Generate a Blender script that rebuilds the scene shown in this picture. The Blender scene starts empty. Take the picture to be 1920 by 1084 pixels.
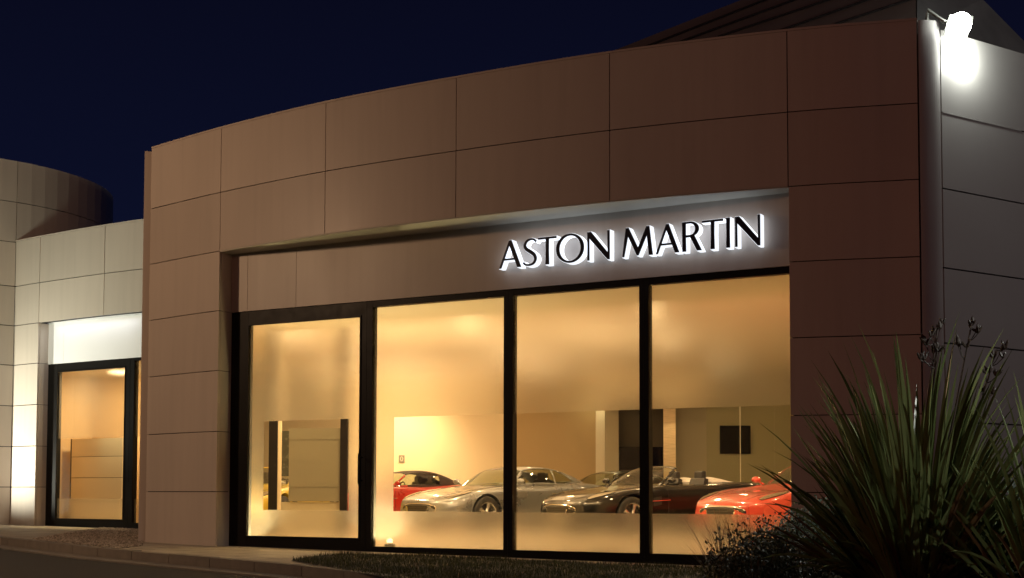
import bpy, bmesh, math, random
from mathutils import Vector, Matrix
from mathutils.bvhtree import BVHTree
R = math.radians
random.seed(7)
C = bpy.context.scene
col = C.collection

# ------------------------------------------------------------------ camera
F, TH, CY, ROLL, EYE = 2489.4, 0.05255, 796.7, 0.0024, 0.72
cam_d = bpy.data.cameras.new("camera"); cam = bpy.data.objects.new("camera", cam_d); col.objects.link(cam)
cam.location = (0, 0, EYE)
cam.matrix_world = Matrix.Translation((0, 0, EYE)) @ Matrix.Rotation(R(90) + TH, 4, 'X') @ Matrix.Rotation(ROLL, 4, 'Z')
cam_d.sensor_width = 36; cam_d.lens = F / 1920 * 36
cam_d.shift_y = (CY - 542) / 1920
cam_d.clip_end = 3000; cam_d.clip_start = .05
C.camera = cam

# ------------------------------------------------------------------ world: the last blue of dusk
w = bpy.data.worlds.new("World"); C.world = w; w.use_nodes = True
nt = w.node_tree; nt.nodes.clear()
wo = nt.nodes.new('ShaderNodeOutputWorld'); bg = nt.nodes.new('ShaderNodeBackground')
tc = nt.nodes.new('ShaderNodeTexCoord'); sx = nt.nodes.new('ShaderNodeSeparateXYZ'); cr = nt.nodes.new('ShaderNodeValToRGB')
nt.links.new(tc.outputs['Generated'], sx.inputs[0]); nt.links.new(sx.outputs['Z'], cr.inputs[0])
nt.links.new(cr.outputs[0], bg.inputs[0]); nt.links.new(bg.outputs[0], wo.inputs[0])
cr.color_ramp.elements[0].position = 0.0; cr.color_ramp.elements[0].color = (.0050, .0080, .0270, 1)
cr.color_ramp.elements[1].position = .42; cr.color_ramp.elements[1].color = (.0020, .0022, .0080, 1)
e = cr.color_ramp.elements.new(.2); e.color = (.0030, .0042, .0160, 1)
bg.inputs[1].default_value = 1.0

# ------------------------------------------------------------------ render look
C.view_settings.view_transform = 'Standard'; C.view_settings.look = 'None'
C.view_settings.gamma = 1; C.view_settings.exposure = .2
C.render.engine = 'CYCLES'
C.cycles.use_denoising = True
C.cycles.max_bounces = 10; C.cycles.diffuse_bounces = 4; C.cycles.glossy_bounces = 4
C.cycles.transmission_bounces = 8; C.cycles.transparent_max_bounces = 12
C.cycles.caustics_reflective = False; C.cycles.caustics_refractive = True
C.cycles.sample_clamp_indirect = 4; C.cycles.sample_clamp_direct = 0

# ------------------------------------------------------------------ lights (unseen street lamp and wing spots, plus added fills)
def light(kind, name, loc, power, color, target=None, size=.1, spot=None, blend=.5):
    d = bpy.data.lights.new(name, kind); o = bpy.data.objects.new(name, d); col.objects.link(o)
    d.energy = power; d.color = color; o.location = loc
    if kind == 'AREA': d.shape = 'DISK'; d.size = size
    else: d.shadow_soft_size = size
    if kind == 'SPOT': d.spot_size = R(spot); d.spot_blend = blend
    if target is not None:
        o.rotation_euler = (Vector(target) - Vector(loc)).to_track_quat('-Z', 'Y').to_euler()
    return o
light('POINT', 'street_or_fill_light', (-9.9, 14.6, 5.0), 540, (1, .62, .35), size=.25)
light('POINT', 'street_or_fill_light', (-6, -16, 9), 1180, (1, .31, .14), size=.3)  # added reddish fill from behind the camera for the facade
light('POINT', 'street_or_fill_light', (38, 5, 9), 1900, (1, .90, .82), size=.3)  # added pale fill, placed to reach only the right wall
light('SPOT', 'wall_spotlight', (-12.1, 25.5, .30), 1100, (1, .98, .80), (-9.85, 26.75, 2.0), .04, 74, 1)
light('SPOT', 'plant_fill_spot', (6.6, 7.0, 3.6), 560, (.95, .98, .9), (2.9, 9.8, .9), .08, 46, .6)  # unseen spot added to brighten the dark plants
light('SPOT', 'facade_spotlight', (-12.5, 20.5, .4), 1300, (.95, 1, .76), (-8.6, 26, 4.6), .9, 58, .8)

# ------------------------------------------------------------------ picture -> place helpers (each thing then gets its own distance)
def ray(px, py):
    u, v = px - 960, py - CY
    u, v = u * math.cos(ROLL) + v * math.sin(ROLL), -u * math.sin(ROLL) + v * math.cos(ROLL)
    return Vector((u, F * math.cos(TH) + v * math.sin(TH), F * math.sin(TH) - v * math.cos(TH)))
def at(px, py, Y):
    r = ray(px, py); r = r * (Y / r.y); return Vector((r.x, r.y, r.z + EYE))
def on_plane(px, py, A, n):
    r = ray(px, py); o = Vector((0, 0, EYE)); t = (Vector(A) - o).dot(n) / r.dot(n); return o + r * t
def at_z(px, py, z):
    r = ray(px, py); t = (z - EYE) / r.z; return Vector((0, 0, EYE)) + r * t

# ------------------------------------------------------------------ materials
def mat(name, color=(.5, .5, .5), rough=.5, metal=0, noise=0, nscale=5, bump=0, bscale=40, emit=None, estr=0, coat=0, spec=.5, stretch=None):
    m = bpy.data.materials.new(name); m.use_nodes = True; t = m.node_tree; b = t.nodes['Principled BSDF']
    b.inputs['Base Color'].default_value = (*color, 1); b.inputs['Roughness'].default_value = rough
    b.inputs['Metallic'].default_value = metal; b.inputs['Specular IOR Level'].default_value = spec
    b.inputs['Coat Weight'].default_value = coat; b.inputs['Coat Roughness'].default_value = .04
    if emit: b.inputs['Emission Color'].default_value = (*emit, 1); b.inputs['Emission Strength'].default_value = estr
    tcn = t.nodes.new('ShaderNodeTexCoord'); mp = t.nodes.new('ShaderNodeMapping'); t.links.new(tcn.outputs['Object'], mp.inputs[0])
    if stretch: mp.inputs['Scale'].default_value = stretch
    if noise:
        n = t.nodes.new('ShaderNodeTexNoise'); n.inputs['Scale'].default_value = nscale; n.inputs['Detail'].default_value = 6
        t.links.new(mp.outputs[0], n.inputs['Vector'])
        mx = t.nodes.new('ShaderNodeMix'); mx.data_type = 'RGBA'
        mx.inputs[6].default_value = (*[max(0, c * (1 - noise)) for c in color], 1)
        mx.inputs[7].default_value = (*[min(1, c * (1 + noise)) for c in color], 1)
        t.links.new(n.outputs[0], mx.inputs[0]); t.links.new(mx.outputs[2], b.inputs['Base Color'])
        mr = t.nodes.new('ShaderNodeMapRange'); mr.inputs[3].default_value = max(.02, rough - .1); mr.inputs[4].default_value = min(1, rough + .12)
        t.links.new(n.outputs[0], mr.inputs[0]); t.links.new(mr.outputs[0], b.inputs['Roughness'])
    if bump:
        n2 = t.nodes.new('ShaderNodeTexNoise'); n2.inputs['Scale'].default_value = bscale; n2.inputs['Detail'].default_value = 4
        t.links.new(mp.outputs[0], n2.inputs['Vector'])
        bp = t.nodes.new('ShaderNodeBump'); bp.inputs['Strength'].default_value = bump; bp.inputs['Distance'].default_value = .02
        t.links.new(n2.outputs[0], bp.inputs['Height']); t.links.new(bp.outputs[0], b.inputs['Normal'])
    return m
M = {}
def cladding(name, base):
    """aluminium composite panels: each panel (mesh island) a hair different in tone, faint dust and streaks"""
    m = mat(name, base, .42, noise=.0); t = m.node_tree; b = t.nodes['Principled BSDF']
    g = t.nodes.new('ShaderNodeNewGeometry'); n = t.nodes.new('ShaderNodeTexNoise'); n.inputs['Scale'].default_value = 1.2; n.inputs['Detail'].default_value = 7
    tcn = t.nodes.new('ShaderNodeTexCoord'); mp = t.nodes.new('ShaderNodeMapping'); mp.inputs['Scale'].default_value = (1, 1, .35)
    t.links.new(tcn.outputs['Object'], mp.inputs[0]); t.links.new(mp.outputs[0], n.inputs['Vector'])
    a = t.nodes.new('ShaderNodeMath'); a.operation = 'MULTIPLY_ADD'; a.inputs[1].default_value = .17; a.inputs[2].default_value = .85
    t.links.new(g.outputs['Random Per Island'], a.inputs[0])
    c = t.nodes.new('ShaderNodeMath'); c.operation = 'MULTIPLY_ADD'; c.inputs[1].default_value = .16
    t.links.new(n.outputs[0], c.inputs[0]); t.links.new(a.outputs[0], c.inputs[2])
    mx = t.nodes.new('ShaderNodeMix'); mx.data_type = 'RGBA'; mx.blend_type = 'MULTIPLY'; mx.inputs[0].default_value = 1
    mx.inputs[6].default_value = (*base, 1)
    cc = t.nodes.new('ShaderNodeCombineColor')
    for i in range(3): t.links.new(c.outputs[0], cc.inputs[i])
    t.links.new(cc.outputs[0], mx.inputs[7]); t.links.new(mx.outputs[2], b.inputs['Base Color'])
    mr = t.nodes.new('ShaderNodeMapRange'); mr.inputs[3].default_value = .34; mr.inputs[4].default_value = .55
    t.links.new(n.outputs[0], mr.inputs[0]); t.links.new(mr.outputs[0], b.inputs['Roughness'])
    n3 = t.nodes.new('ShaderNodeTexNoise'); n3.inputs['Scale'].default_value = .9; n3.inputs['Detail'].default_value = 1
    t.links.new(tcn.outputs['Object'], n3.inputs['Vector'])
    bp = t.nodes.new('ShaderNodeBump'); bp.inputs['Strength'].default_value = .35; bp.inputs['Distance'].default_value = .03
    t.links.new(n3.outputs[0], bp.inputs['Height']); t.links.new(bp.outputs[0], b.inputs['Normal'])
    ns = t.nodes.new('ShaderNodeTexNoise'); ns.inputs['Scale'].default_value = 1; ns.inputs['Detail'].default_value = 5
    m2 = t.nodes.new('ShaderNodeMapping'); m2.inputs['Scale'].default_value = (9, 9, .5); t.links.new(tcn.outputs['Object'], m2.inputs[0]); t.links.new(m2.outputs[0], ns.inputs['Vector'])
    ms = t.nodes.new('ShaderNodeMapRange'); ms.inputs[1].default_value = .45; ms.inputs[2].default_value = .8; ms.inputs[3].default_value = 1; ms.inputs[4].default_value = .93
    t.links.new(ns.outputs[0], ms.inputs[0]); me_ = t.nodes.new('ShaderNodeMath'); me_.operation = 'MULTIPLY'; t.links.new(c.outputs[0], me_.inputs[0]); t.links.new(ms.outputs[0], me_.inputs[1])
    for i in range(3): t.links.new(me_.outputs[0], cc.inputs[i])
    return m
M['clad'] = cladding('cream_cladding', (.56, .50, .44))
M['joint'] = mat('joint', (.02, .018, .018), .8)
M['side_clad'] = mat('painted_panel', (.44, .43, .42), .5, noise=.12, nscale=1.6, bump=.15, bscale=1.5)
M['frame'] = mat('black_aluminium', (.007, .006, .0055), .45, noise=.2, nscale=8, spec=.18)
M['soffit'] = mat('soffit', (.50, .50, .45), .6, noise=.1, nscale=2)
M['signpanel'] = cladding('sign_panel', (.46, .42, .38))
M['white'] = mat('white_panel', (.78, .78, .80), .45, noise=.03, nscale=2)
M['roof'] = mat('roof_sheet', (.17, .14, .12), .5, noise=.3, nscale=2)
M['roofpale'] = mat('roof_pale', (.26, .27, .26), .5, noise=.5, nscale=2.5, bump=.2, bscale=3)
M['plaster'] = mat('warm_plaster', (.78, .68, .50), .75, noise=.04, nscale=2, bump=.05, bscale=60)
M['olive'] = mat('olive_wall', (.37, .335, .24), .6, noise=.06, nscale=1.5)
M['brownwall'] = mat('brown_wall', (.09, .065, .035), .6, noise=.1, nscale=2)
M['ceiling'] = mat('ceiling', (.80, .74, .62), .8, noise=.03)
M['tile'] = mat('showroom_tile', (.58, .50, .38), .22, noise=.08, nscale=1.2)
M['travertine'] = mat('travertine', (.74, .58, .38), .6, noise=.35, nscale=6, bump=.3, bscale=20, stretch=(.5, .5, 7))
M['greypanel'] = mat('grey_panel', (.17, .16, .115), .35, noise=.05, nscale=2)
M['blackgloss'] = mat('black_gloss', (.004, .004, .005), .10, spec=.22)
M['rubber'] = mat('rubber', (.015, .014, .013), .7, noise=.2)
M['rim'] = mat('alloy', (.62, .60, .57), .28, .85, noise=.05)
M['leather'] = mat('black_leather', (.03, .028, .027), .5, bump=.2)
M['cream'] = mat('cream_leather', (.72, .68, .64), .5, bump=.1)
M['chrome'] = mat('chrome', (.8, .78, .74), .12, 1)
M['grille'] = mat('grille_mesh', (.05, .045, .035), .5, .3, noise=.4, nscale=60)
M['asphalt'] = mat('asphalt', (.035, .032, .030), .85, noise=.4, nscale=30, bump=.6, bscale=120)
M['kerb'] = mat('kerb_concrete', (.22, .20, .17), .85, noise=.3, nscale=6, bump=.4, bscale=60)
M['paving'] = mat('paving', (.42, .38, .31), .85, noise=.28, nscale=3.5, bump=.4, bscale=50)
def add_slabs(m):
    t = m.node_tree; b = t.nodes['Principled BSDF']; tcn = t.nodes.new('ShaderNodeTexCoord'); mp = t.nodes.new('ShaderNodeMapping'); mp.inputs['Rotation'].default_value = (0, 0, R(29)); br = t.nodes.new('ShaderNodeTexBrick')
    br.inputs['Scale'].default_value = 1; br.inputs['Mortar Size'].default_value = .012; br.inputs['Brick Width'].default_value = .9; br.inputs['Row Height'].default_value = .6; br.offset = .5
    br.inputs['Color1'].default_value = (1, 1, 1, 1); br.inputs['Color2'].default_value = (.82, .82, .82, 1); br.inputs['Mortar'].default_value = (.3, .3, .3, 1)
    t.links.new(tcn.outputs['Object'], mp.inputs[0]); t.links.new(mp.outputs[0], br.inputs['Vector'])
    old = b.inputs['Base Color'].links[0].from_socket; mx = t.nodes.new('ShaderNodeMix'); mx.data_type = 'RGBA'; mx.blend_type = 'MULTIPLY'; mx.inputs[0].default_value = 1
    t.links.new(old, mx.inputs[6]); t.links.new(br.outputs[0], mx.inputs[7]); t.links.new(mx.outputs[2], b.inputs['Base Color'])
add_slabs(M['paving'])
M['soil'] = mat('soil', (.025, .018, .012), .95, noise=.4, nscale=9, bump=1, bscale=25)
M['letterface'] = mat('letter_face', (.018, .017, .03), .35)
M['letterglow'] = mat('letter_acrylic', (.8, .85, .95), .4, emit=(.86, .92, 1), estr=1.0)
M['lens'] = mat('lamp_lens', (.9, .9, .9), .3, emit=(.97, 1, .93), estr=40)
M['down'] = mat('downlight_lens', (.9, .9, .9), .3, emit=(1, .78, .42), estr=9)
M['grey'] = mat('grey_metal', (.25, .26, .24), .45, .5, noise=.1)
M['plaque'] = mat('plaque_grey', (.22, .20, .17), .5)
M['plaquemark'] = mat('plaque_mark', (.75, .68, .52), .5)
def paint(name, c, metal=.0, rough=.3): return mat(name, c, rough, metal, coat=1.0, noise=.03, nscale=3)
M['silver'] = paint('silver_paint', (.27, .285, .30), .7, .28)
M['red'] = paint('red_paint', (.42, .018, .010), .1, .3)
M['red2'] = paint('coral_red_paint', (.62, .07, .045), .1, .3)
M['black'] = mat('black_paint', (.003, .003, .003), .4, spec=.15, coat=1.0)
M['dark'] = paint('dark_green_paint', (.02, .022, .016), .3, .3)
M['yellow'] = paint('yellow_paint', (.62, .46, .04), .1, .3)
M['fabric'] = mat('soft_top', (.05, .035, .032), .85, bump=.3, bscale=200)

def trans_mat(name, tint, gloss_rough=.03, mixt=.12, ior=1.45):
    m = bpy.data.materials.new(name); m.use_nodes = True; t = m.node_tree; t.nodes.clear()
    o = t.nodes.new('ShaderNodeOutputMaterial'); mx = t.nodes.new('ShaderNodeMixShader'); tr = t.nodes.new('ShaderNodeBsdfTransparent')
    gl = t.nodes.new('ShaderNodeBsdfGlossy'); gl.inputs['Roughness'].default_value = gloss_rough
    tr.inputs[0].default_value = (*tint, 1)
    fr = t.nodes.new('ShaderNodeFresnel'); fr.inputs[0].default_value = ior
    ad = t.nodes.new('ShaderNodeMath'); ad.operation = 'ADD'; ad.inputs[1].default_value = mixt; ad.use_clamp = True
    t.links.new(fr.outputs[0], ad.inputs[0]); gm = t.nodes.new('ShaderNodeNewGeometry'); iv = t.nodes.new('ShaderNodeMath'); iv.operation = 'SUBTRACT'; iv.inputs[0].default_value = 1; t.links.new(gm.outputs['Backfacing'], iv.inputs[1])
    ml = t.nodes.new('ShaderNodeMath'); ml.operation = 'MULTIPLY'; t.links.new(ad.outputs[0], ml.inputs[0]); t.links.new(iv.outputs[0], ml.inputs[1]); t.links.new(ml.outputs[0], mx.inputs[0])
    t.links.new(tr.outputs[0], mx.inputs[1]); t.links.new(gl.outputs[0], mx.inputs[2]); t.links.new(mx.outputs[0], o.inputs[0])
    return m
M['glass'] = trans_mat('window_glass', (.97, .98, .94), .02, .0)
M['carglass'] = trans_mat('car_glass', (.72, .76, .66), .03, .03)
M['screen'] = trans_mat('green_glass', (.94, .95, .89), .03, .0, 1.15)
m = bpy.data.materials.new('frosted_film'); m.use_nodes = True; t = m.node_tree; t.nodes.clear(); M['film'] = m
o = t.nodes.new('ShaderNodeOutputMaterial'); a1 = t.nodes.new('ShaderNodeMixShader')
rf = t.nodes.new('ShaderNodeBsdfRefraction'); rf.inputs['Roughness'].default_value = .20; rf.inputs['IOR'].default_value = 1.42
rf.inputs[0].default_value = (.97, .96, .93, 1)
tl = t.nodes.new('ShaderNodeBsdfTranslucent'); tl.inputs[0].default_value = (.85, .83, .78, 1)
a1.inputs[0].default_value = .10
t.links.new(rf.outputs[0], a1.inputs[1]); t.links.new(tl.outputs[0], a1.inputs[2]); t.links.new(a1.outputs[0], o.inputs[0])
def leafmat(name, c1, c2, rough=.35, trans=.25):
    m = bpy.data.materials.new(name); m.use_nodes = True; t = m.node_tree; b = t.nodes['Principled BSDF']
    g = t.nodes.new('ShaderNodeNewGeometry'); mx = t.nodes.new('ShaderNodeMix'); mx.data_type = 'RGBA'
    mx.inputs[6].default_value = (*c1, 1); mx.inputs[7].default_value = (*c2, 1)
    t.links.new(g.outputs['Random Per Island'], mx.inputs[0]); t.links.new(mx.outputs[2], b.inputs['Base Color'])
    b.inputs['Roughness'].default_value = rough
    o = t.nodes['Material Output']; s = t.nodes.new('ShaderNodeMixShader'); s.inputs[0].default_value = trans
    tl = t.nodes.new('ShaderNodeBsdfTranslucent'); t.links.new(mx.outputs[2], tl.inputs[0])
    t.links.new(b.outputs[0], s.inputs[1]); t.links.new(tl.outputs[0], s.inputs[2]); t.links.new(s.outputs[0], o.inputs[0])
    return m
M['flax'] = leafmat('flax_leaf', (.07, .095, .03), (.22, .25, .10), .26)
M['flaxdry'] = leafmat('flax_dry', (.10, .045, .02), (.16, .09, .04), .5)
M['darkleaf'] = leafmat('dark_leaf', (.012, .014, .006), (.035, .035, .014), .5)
M['glossleaf'] = leafmat('gloss_leaf', (.07, .11, .07), (.26, .32, .26), .12, .1)
M['twig'] = leafmat('twig', (.07, .04, .02), (.14, .085, .04), .6)
M['grass'] = leafmat('grass_blade', (.02, .026, .006), (.055, .055, .014), .6)
M['pod'] = mat('seed_pod', (.03, .018, .012), .5)

# ------------------------------------------------------------------ mesh building
class MB:
    def __init__(s): s.v = []; s.f = []; s.mi = []
    def add(s, vs, fs, mi=0):
        b = len(s.v); s.v += [tuple(v) for v in vs]; s.f += [[b + i for i in f] for f in fs]; s.mi += [mi] * len(fs); return s
    def prism(s, poly, z0, z1, mi=0):
        n = len(poly); vs = [(p[0], p[1], z0) for p in poly] + [(p[0], p[1], z1) for p in poly]
        fs = [list(range(n))[::-1], list(range(n, 2 * n))] + [[i, (i + 1) % n, n + (i + 1) % n, n + i] for i in range(n)]
        return s.add(vs, fs, mi)
    def box(s, x0, x1, y0, y1, z0, z1, mi=0): return s.prism([(x0, y0), (x1, y0), (x1, y1), (x0, y1)], z0, z1, mi)
    def bar(s, A, B, th, z0, z1, off=0, mi=0):
        """upright slab along plan segment A-B, front face pushed back by off, thickness th"""
        A = Vector(A[:2]); B = Vector(B[:2]); d = (B - A).normalized(); n = Vector((-d.y, d.x))
        a, b = A + n * off, B + n * off
        return s.prism([a, b, b + n * th, a + n * th], z0, z1, mi)
    def tube(s, pts, r, seg=8, mi=0, cap=True):
        pts = [Vector(p) for p in pts]; rs = r if isinstance(r, (list, tuple)) else [r] * len(pts); vs = []
        for i, p in enumerate(pts):
            d = (pts[min(i + 1, len(pts) - 1)] - pts[max(i - 1, 0)]).normalized()
            a = d.cross(Vector((0, 0, 1))) if abs(d.z) < .95 else d.cross(Vector((1, 0, 0))); a.normalize(); b = d.cross(a)
            vs += [p + (a * math.cos(k * 2 * math.pi / seg) + b * math.sin(k * 2 * math.pi / seg)) * rs[i] for k in range(seg)]
        fs = [[i * seg + k, i * seg + (k + 1) % seg, (i + 1) * seg + (k + 1) % seg, (i + 1) * seg + k] for i in range(len(pts) - 1) for k in range(seg)]
        if cap: fs += [list(range(seg))[::-1], [(len(pts) - 1) * seg + k for k in range(seg)]]
        return s.add(vs, fs, mi)
    def build(s, name, mats, parent=None, smooth=False, bevel=0, recalc=True):
        me = bpy.data.meshes.new(name); me.from_pydata(s.v, [], s.f)
        if not isinstance(mats, (list, tuple)): mats = [mats]
        for m_ in mats: me.materials.append(m_)
        for p, i in zip(me.polygons, s.mi): p.material_index = i; p.use_smooth = smooth
        if recalc:
            bm = bmesh.new(); bm.from_mesh(me); bmesh.ops.recalc_face_normals(bm, faces=bm.faces)
            if bevel: bmesh.ops.bevel(bm, geom=bm.edges[:], offset=bevel, segments=2, affect='EDGES', profile=.6)
            bm.to_mesh(me); bm.free()
        me.update()
        return link(name, me, parent)
def link(name, me, parent=None):
    o = bpy.data.objects.new(name, me); col.objects.link(o)
    if parent: o.parent = parent
    return o
def thing(name, label, cat, loc=(0, 0, 0), rz=0, group=None):
    o = bpy.data.objects.new(name, None); o.empty_display_size = .2; col.objects.link(o)
    o.location = loc; o.rotation_euler = (0, 0, rz); o['label'] = label; o['category'] = cat
    if group: o['group'] = group
    return o
def tag(o, label=None, cat=None, group=None, kind=None):
    for k, v in (('label', label), ('category', cat), ('group', group), ('kind', kind)):
        if v: o[k] = v
    return o
def smoothstep(x): x = max(0, min(1, x)); return x * x * (3 - 2 * x)
def interp(tab, x):
    """monotone-ish cubic through rows (x, a, b, ...)"""
    n = len(tab)
    if x <= tab[0][0]: return list(tab[0][1:])
    if x >= tab[-1][0]: return list(tab[-1][1:])
    i = max(k for k in range(n - 1) if tab[k][0] <= x)
    x0, x1 = tab[i][0], tab[i + 1][0]; h = x1 - x0; t_ = (x - x0) / h; out = []
    for j in range(1, len(tab[0])):
        y0, y1 = tab[i][j], tab[i + 1][j]; d = (y1 - y0) / h
        m0 = (d + (y0 - tab[i - 1][j]) / (x0 - tab[i - 1][0])) / 2 if i > 0 else d
        m1 = (d + (tab[i + 2][j] - y1) / (tab[i + 2][0] - x1)) / 2 if i < n - 2 else d
        if i > 0 and (y0 - tab[i - 1][j]) * d <= 0: m0 = 0
        if i < n - 2 and (tab[i + 2][j] - y1) * d <= 0: m1 = 0
        out.append((2*t_**3 - 3*t_*t_ + 1) * y0 + (t_**3 - 2*t_*t_ + t_) * h * m0 + (-2*t_**3 + 3*t_*t_) * y1 + (t_**3 - t_*t_) * h * m1)
    return out
def catmull(P, k=8):
    out = []
    for i in range(len(P) - 1):
        p0 = P[i - 1] if i > 0 else P[0] * 2 - P[1]; p1, p2 = P[i], P[i + 1]; p3 = P[i + 2] if i < len(P) - 2 else P[-1] * 2 - P[-2]
        for j in range(k):
            t_ = j / k
            out.append(.5 * ((2 * p1) + (p2 - p0) * t_ + (2 * p0 - 5 * p1 + 4 * p2 - p3) * t_**2 + (3 * p1 - p0 - 3 * p2 + p3) * t_**3))
    return out + [P[-1]]

# ------------------------------------------------------------------ ground
def zg(X): return -.045 - .013 * max(-12, min(6, X))
def sheet(name, poly, z_of, m, thick=0, grid=.6):
    """flat-ish polygon sheet cut by a grid so it can follow the slope"""
    bm = bmesh.new(); vs = [bm.verts.new((p[0], p[1], 0)) for p in poly]; bm.faces.new(vs)
    x0, x1 = min(p[0] for p in poly), max(p[0] for p in poly); k = x0 + grid
    while k < x1:
        bmesh.ops.bisect_plane(bm, geom=bm.verts[:] + bm.edges[:] + bm.faces[:], plane_co=(k, 0, 0), plane_no=(1, 0, 0)); k += grid
    for v in bm.verts: v.co.z = z_of(v.co.x)
    if thick:
        r = bmesh.ops.extrude_face_region(bm, geom=bm.faces[:])
        for v in [g for g in r['geom'] if isinstance(g, bmesh.types.BMVert)]: v.co.z -= thick
    bmesh.ops.recalc_face_normals(bm, faces=bm.faces)
    me = bpy.data.meshes.new(name); bm.to_mesh(me); bm.free(); me.materials.append(m)
    return link(name, me)
gr = MB().box(-900, 900, -900, 900, -.5, -.19).build('ground', M['asphalt']); tag(gr, kind='structure')
kerbpx = [(-160, 987, .09), (0, 1004, .09), (190, 1027, .04), (330, 1041, .01), (560, 1061, -.015), (700, 1078, -.03), (860, 1104, -.035)]
K = [at_z(a, b, c) for a, b, c in kerbpx]
K = [K[0] + (K[0] - K[1]) * 6] + K + [K[-1] + Vector((9, -6.5, 0)), K[-1] + Vector((30, -10, 0))]
K = [Vector((k_.x, k_.y)) for k_ in K]
tag(sheet('pavement', K + [Vector((30, 40)), Vector((-40, 60))], zg, M['paving'], .3), kind='structure')
def offset_line(L, d):
    out = []
    for i, p in enumerate(L):
        t_ = (L[min(i + 1, len(L) - 1)] - L[max(i - 1, 0)]).normalized(); out.append(p + Vector((-t_.y, t_.x)) * d)
    return out
KI = offset_line(K, .13); KO = offset_line(K, -.32)
def strip(name, A, B, za, m, thick):
    mb = MB(); n = len(A)
    for i in range(n - 1):
        q = [A[i], A[i + 1], B[i + 1], B[i]]
        vs = [(p.x, p.y, zg(p.x) + za) for p in q] + [(p.x, p.y, zg(p.x) + za - thick) for p in q]
        mb.add(vs, [[0, 1, 2, 3], [4, 7, 6, 5], [0, 4, 5, 1], [2, 6, 7, 3]] + ([[0, 3, 7, 4]] if i == 0 else []) + ([[1, 5, 6, 2]] if i == n - 2 else []))
    return mb.build(name, m)
def resample(L, d):
    out = [L[0]]; acc = 0
    for a, b in zip(L[:-1], L[1:]):
        l_ = (b - a).length; t_ = d - acc
        while t_ < l_: out.append(a + (b - a) * (t_ / l_)); t_ += d
        acc = (acc + l_) % d
    return out
KR = [p for p in resample(K, .9) if -16 < p.x < 6]
ka, kb_ = offset_line(KR, -.012), offset_line(KR, .13); mb = MB()
for i in range(len(KR) - 1):
    u_ = (KR[i + 1] - KR[i]).normalized() * .006; q_ = [ka[i] + u_, ka[i + 1] - u_, kb_[i + 1] - u_, kb_[i] + u_]; dz_ = random.uniform(-.003, .004)
    vs = [(p.x, p.y, zg(p.x) + .010 + dz_) for p in q_] + [(p.x, p.y, zg(p.x) - .25) for p in q_]
    mb.add(vs, [[0, 1, 2, 3], [4, 7, 6, 5], [0, 4, 5, 1], [2, 6, 7, 3], [0, 3, 7, 4], [1, 5, 6, 2]])
tag(mb.build('kerb', M['kerb']), kind='structure')
tag(strip('gutter', KO, offset_line(K, -.02), -.10, M['kerb'], .2), kind='structure')
tag(sheet('road', KO + [Vector((60, -60)), Vector((-60, -60)), Vector((-60, 60))], lambda x: zg(x) - .118, M['asphalt']), kind='structure')

# ------------------------------------------------------------------ main building: plan
c = [Vector(p) for p in [(-5.299, 19.245), (-4.034, 18.153), (-2.418, 16.942), (-.687, 15.905), (1.108, 14.984), (2.989, 14.246), (4.303, 13.898)]]
H = [5.782, 4.883, 4.065, 3.240, 2.414, 1.577, .751, -.12]
SEG = 10; arc = catmull(c, SEG)
dch = (c[5] - c[1]).normalized(); nb = Vector((-dch.y, dch.x))       # nb points into the building
OFF = .27; WA = c[1] + nb * OFF; WB_ = c[5] + nb * OFF                 # window plane
n3 = Vector((nb.x, nb.y, 0))
def wp(px, py=800): p = on_plane(px, py, (WA.x, WA.y, 0), n3); return Vector((p.x, p.y))
def wz(px, py): return on_plane(px, py, (WA.x, WA.y, 0), n3).z
T = sum(wz(*p) for p in [(432, 586), (680, 567.5), (945, 543), (1200, 524), (1476, 500)]) / 5
bld = thing('showroom_building', 'curved cream panelled car showroom with four tall lit shop windows', 'building')
GAP = .0055
def panels(mb, pts, joints, heights, th=.035, gap=GAP):
    """panels on a plan polyline pts; joints = indices where vertical joints are"""
    for a, b in zip(joints[:-1], joints[1:]):
        seg = [Vector(p) for p in pts[a:b + 1]]
        d0 = (seg[1] - seg[0]).normalized(); d1 = (seg[-1] - seg[-2]).normalized()
        seg[0] = seg[0] + d0 * gap; seg[-1] = seg[-1] - d1 * gap
        nn = []
        for i in range(len(seg)):
            t_ = (seg[min(i + 1, len(seg) - 1)] - seg[max(0, i - 1)]).normalized(); nn.append(Vector((-t_.y, t_.x)))
        back = [p + q * th for p, q in zip(seg, nn)]
        for h1, h0 in zip(heights[:-1], heights[1:]):
            n = len(seg); z1, z0 = h1 - gap, h0 + gap
            vs = [(p.x, p.y, z) for z in (z0, z1) for p in seg] + [(p.x, p.y, z) for z in (z0, z1) for p in back]
            fs = []
            for i in range(n - 1):
                fs += [[i, i + 1, n + i + 1, n + i], [2*n + i + 1, 2*n + i, 3*n + i, 3*n + i + 1],
                       [n + i, n + i + 1, 3*n + i + 1, 3*n + i], [i + 1, i, 2*n + i, 2*n + i + 1]]
            fs += [[0, n, 3*n, 2*n], [n - 1, 3*n - 1 + 0, 4*n - 1, 2*n - 1]]
            fs[-1] = [n - 1, 2*n + n - 1, 3*n + n - 1, 2*n - 1]
            mb.add(vs, fs)
def backing(mb, pts, z0, z1, off=.034, th=.12, mi=1):
    A_ = offset_line(pts, off); B_ = offset_line(pts, off + th)
    mb.prism(list(A_) + list(B_)[::-1], z0, z1, mi)
i1, i5 = SEG, 5 * SEG
mb = MB(); panels(mb, arc, [SEG * k for k in range(1, 6)], H[:3]); backing(mb, arc[i1:i5 + 1], H[2] + .02, H[0] - .012)
mb.build('fascia', [M['clad'], M['joint']], bld)
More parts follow.
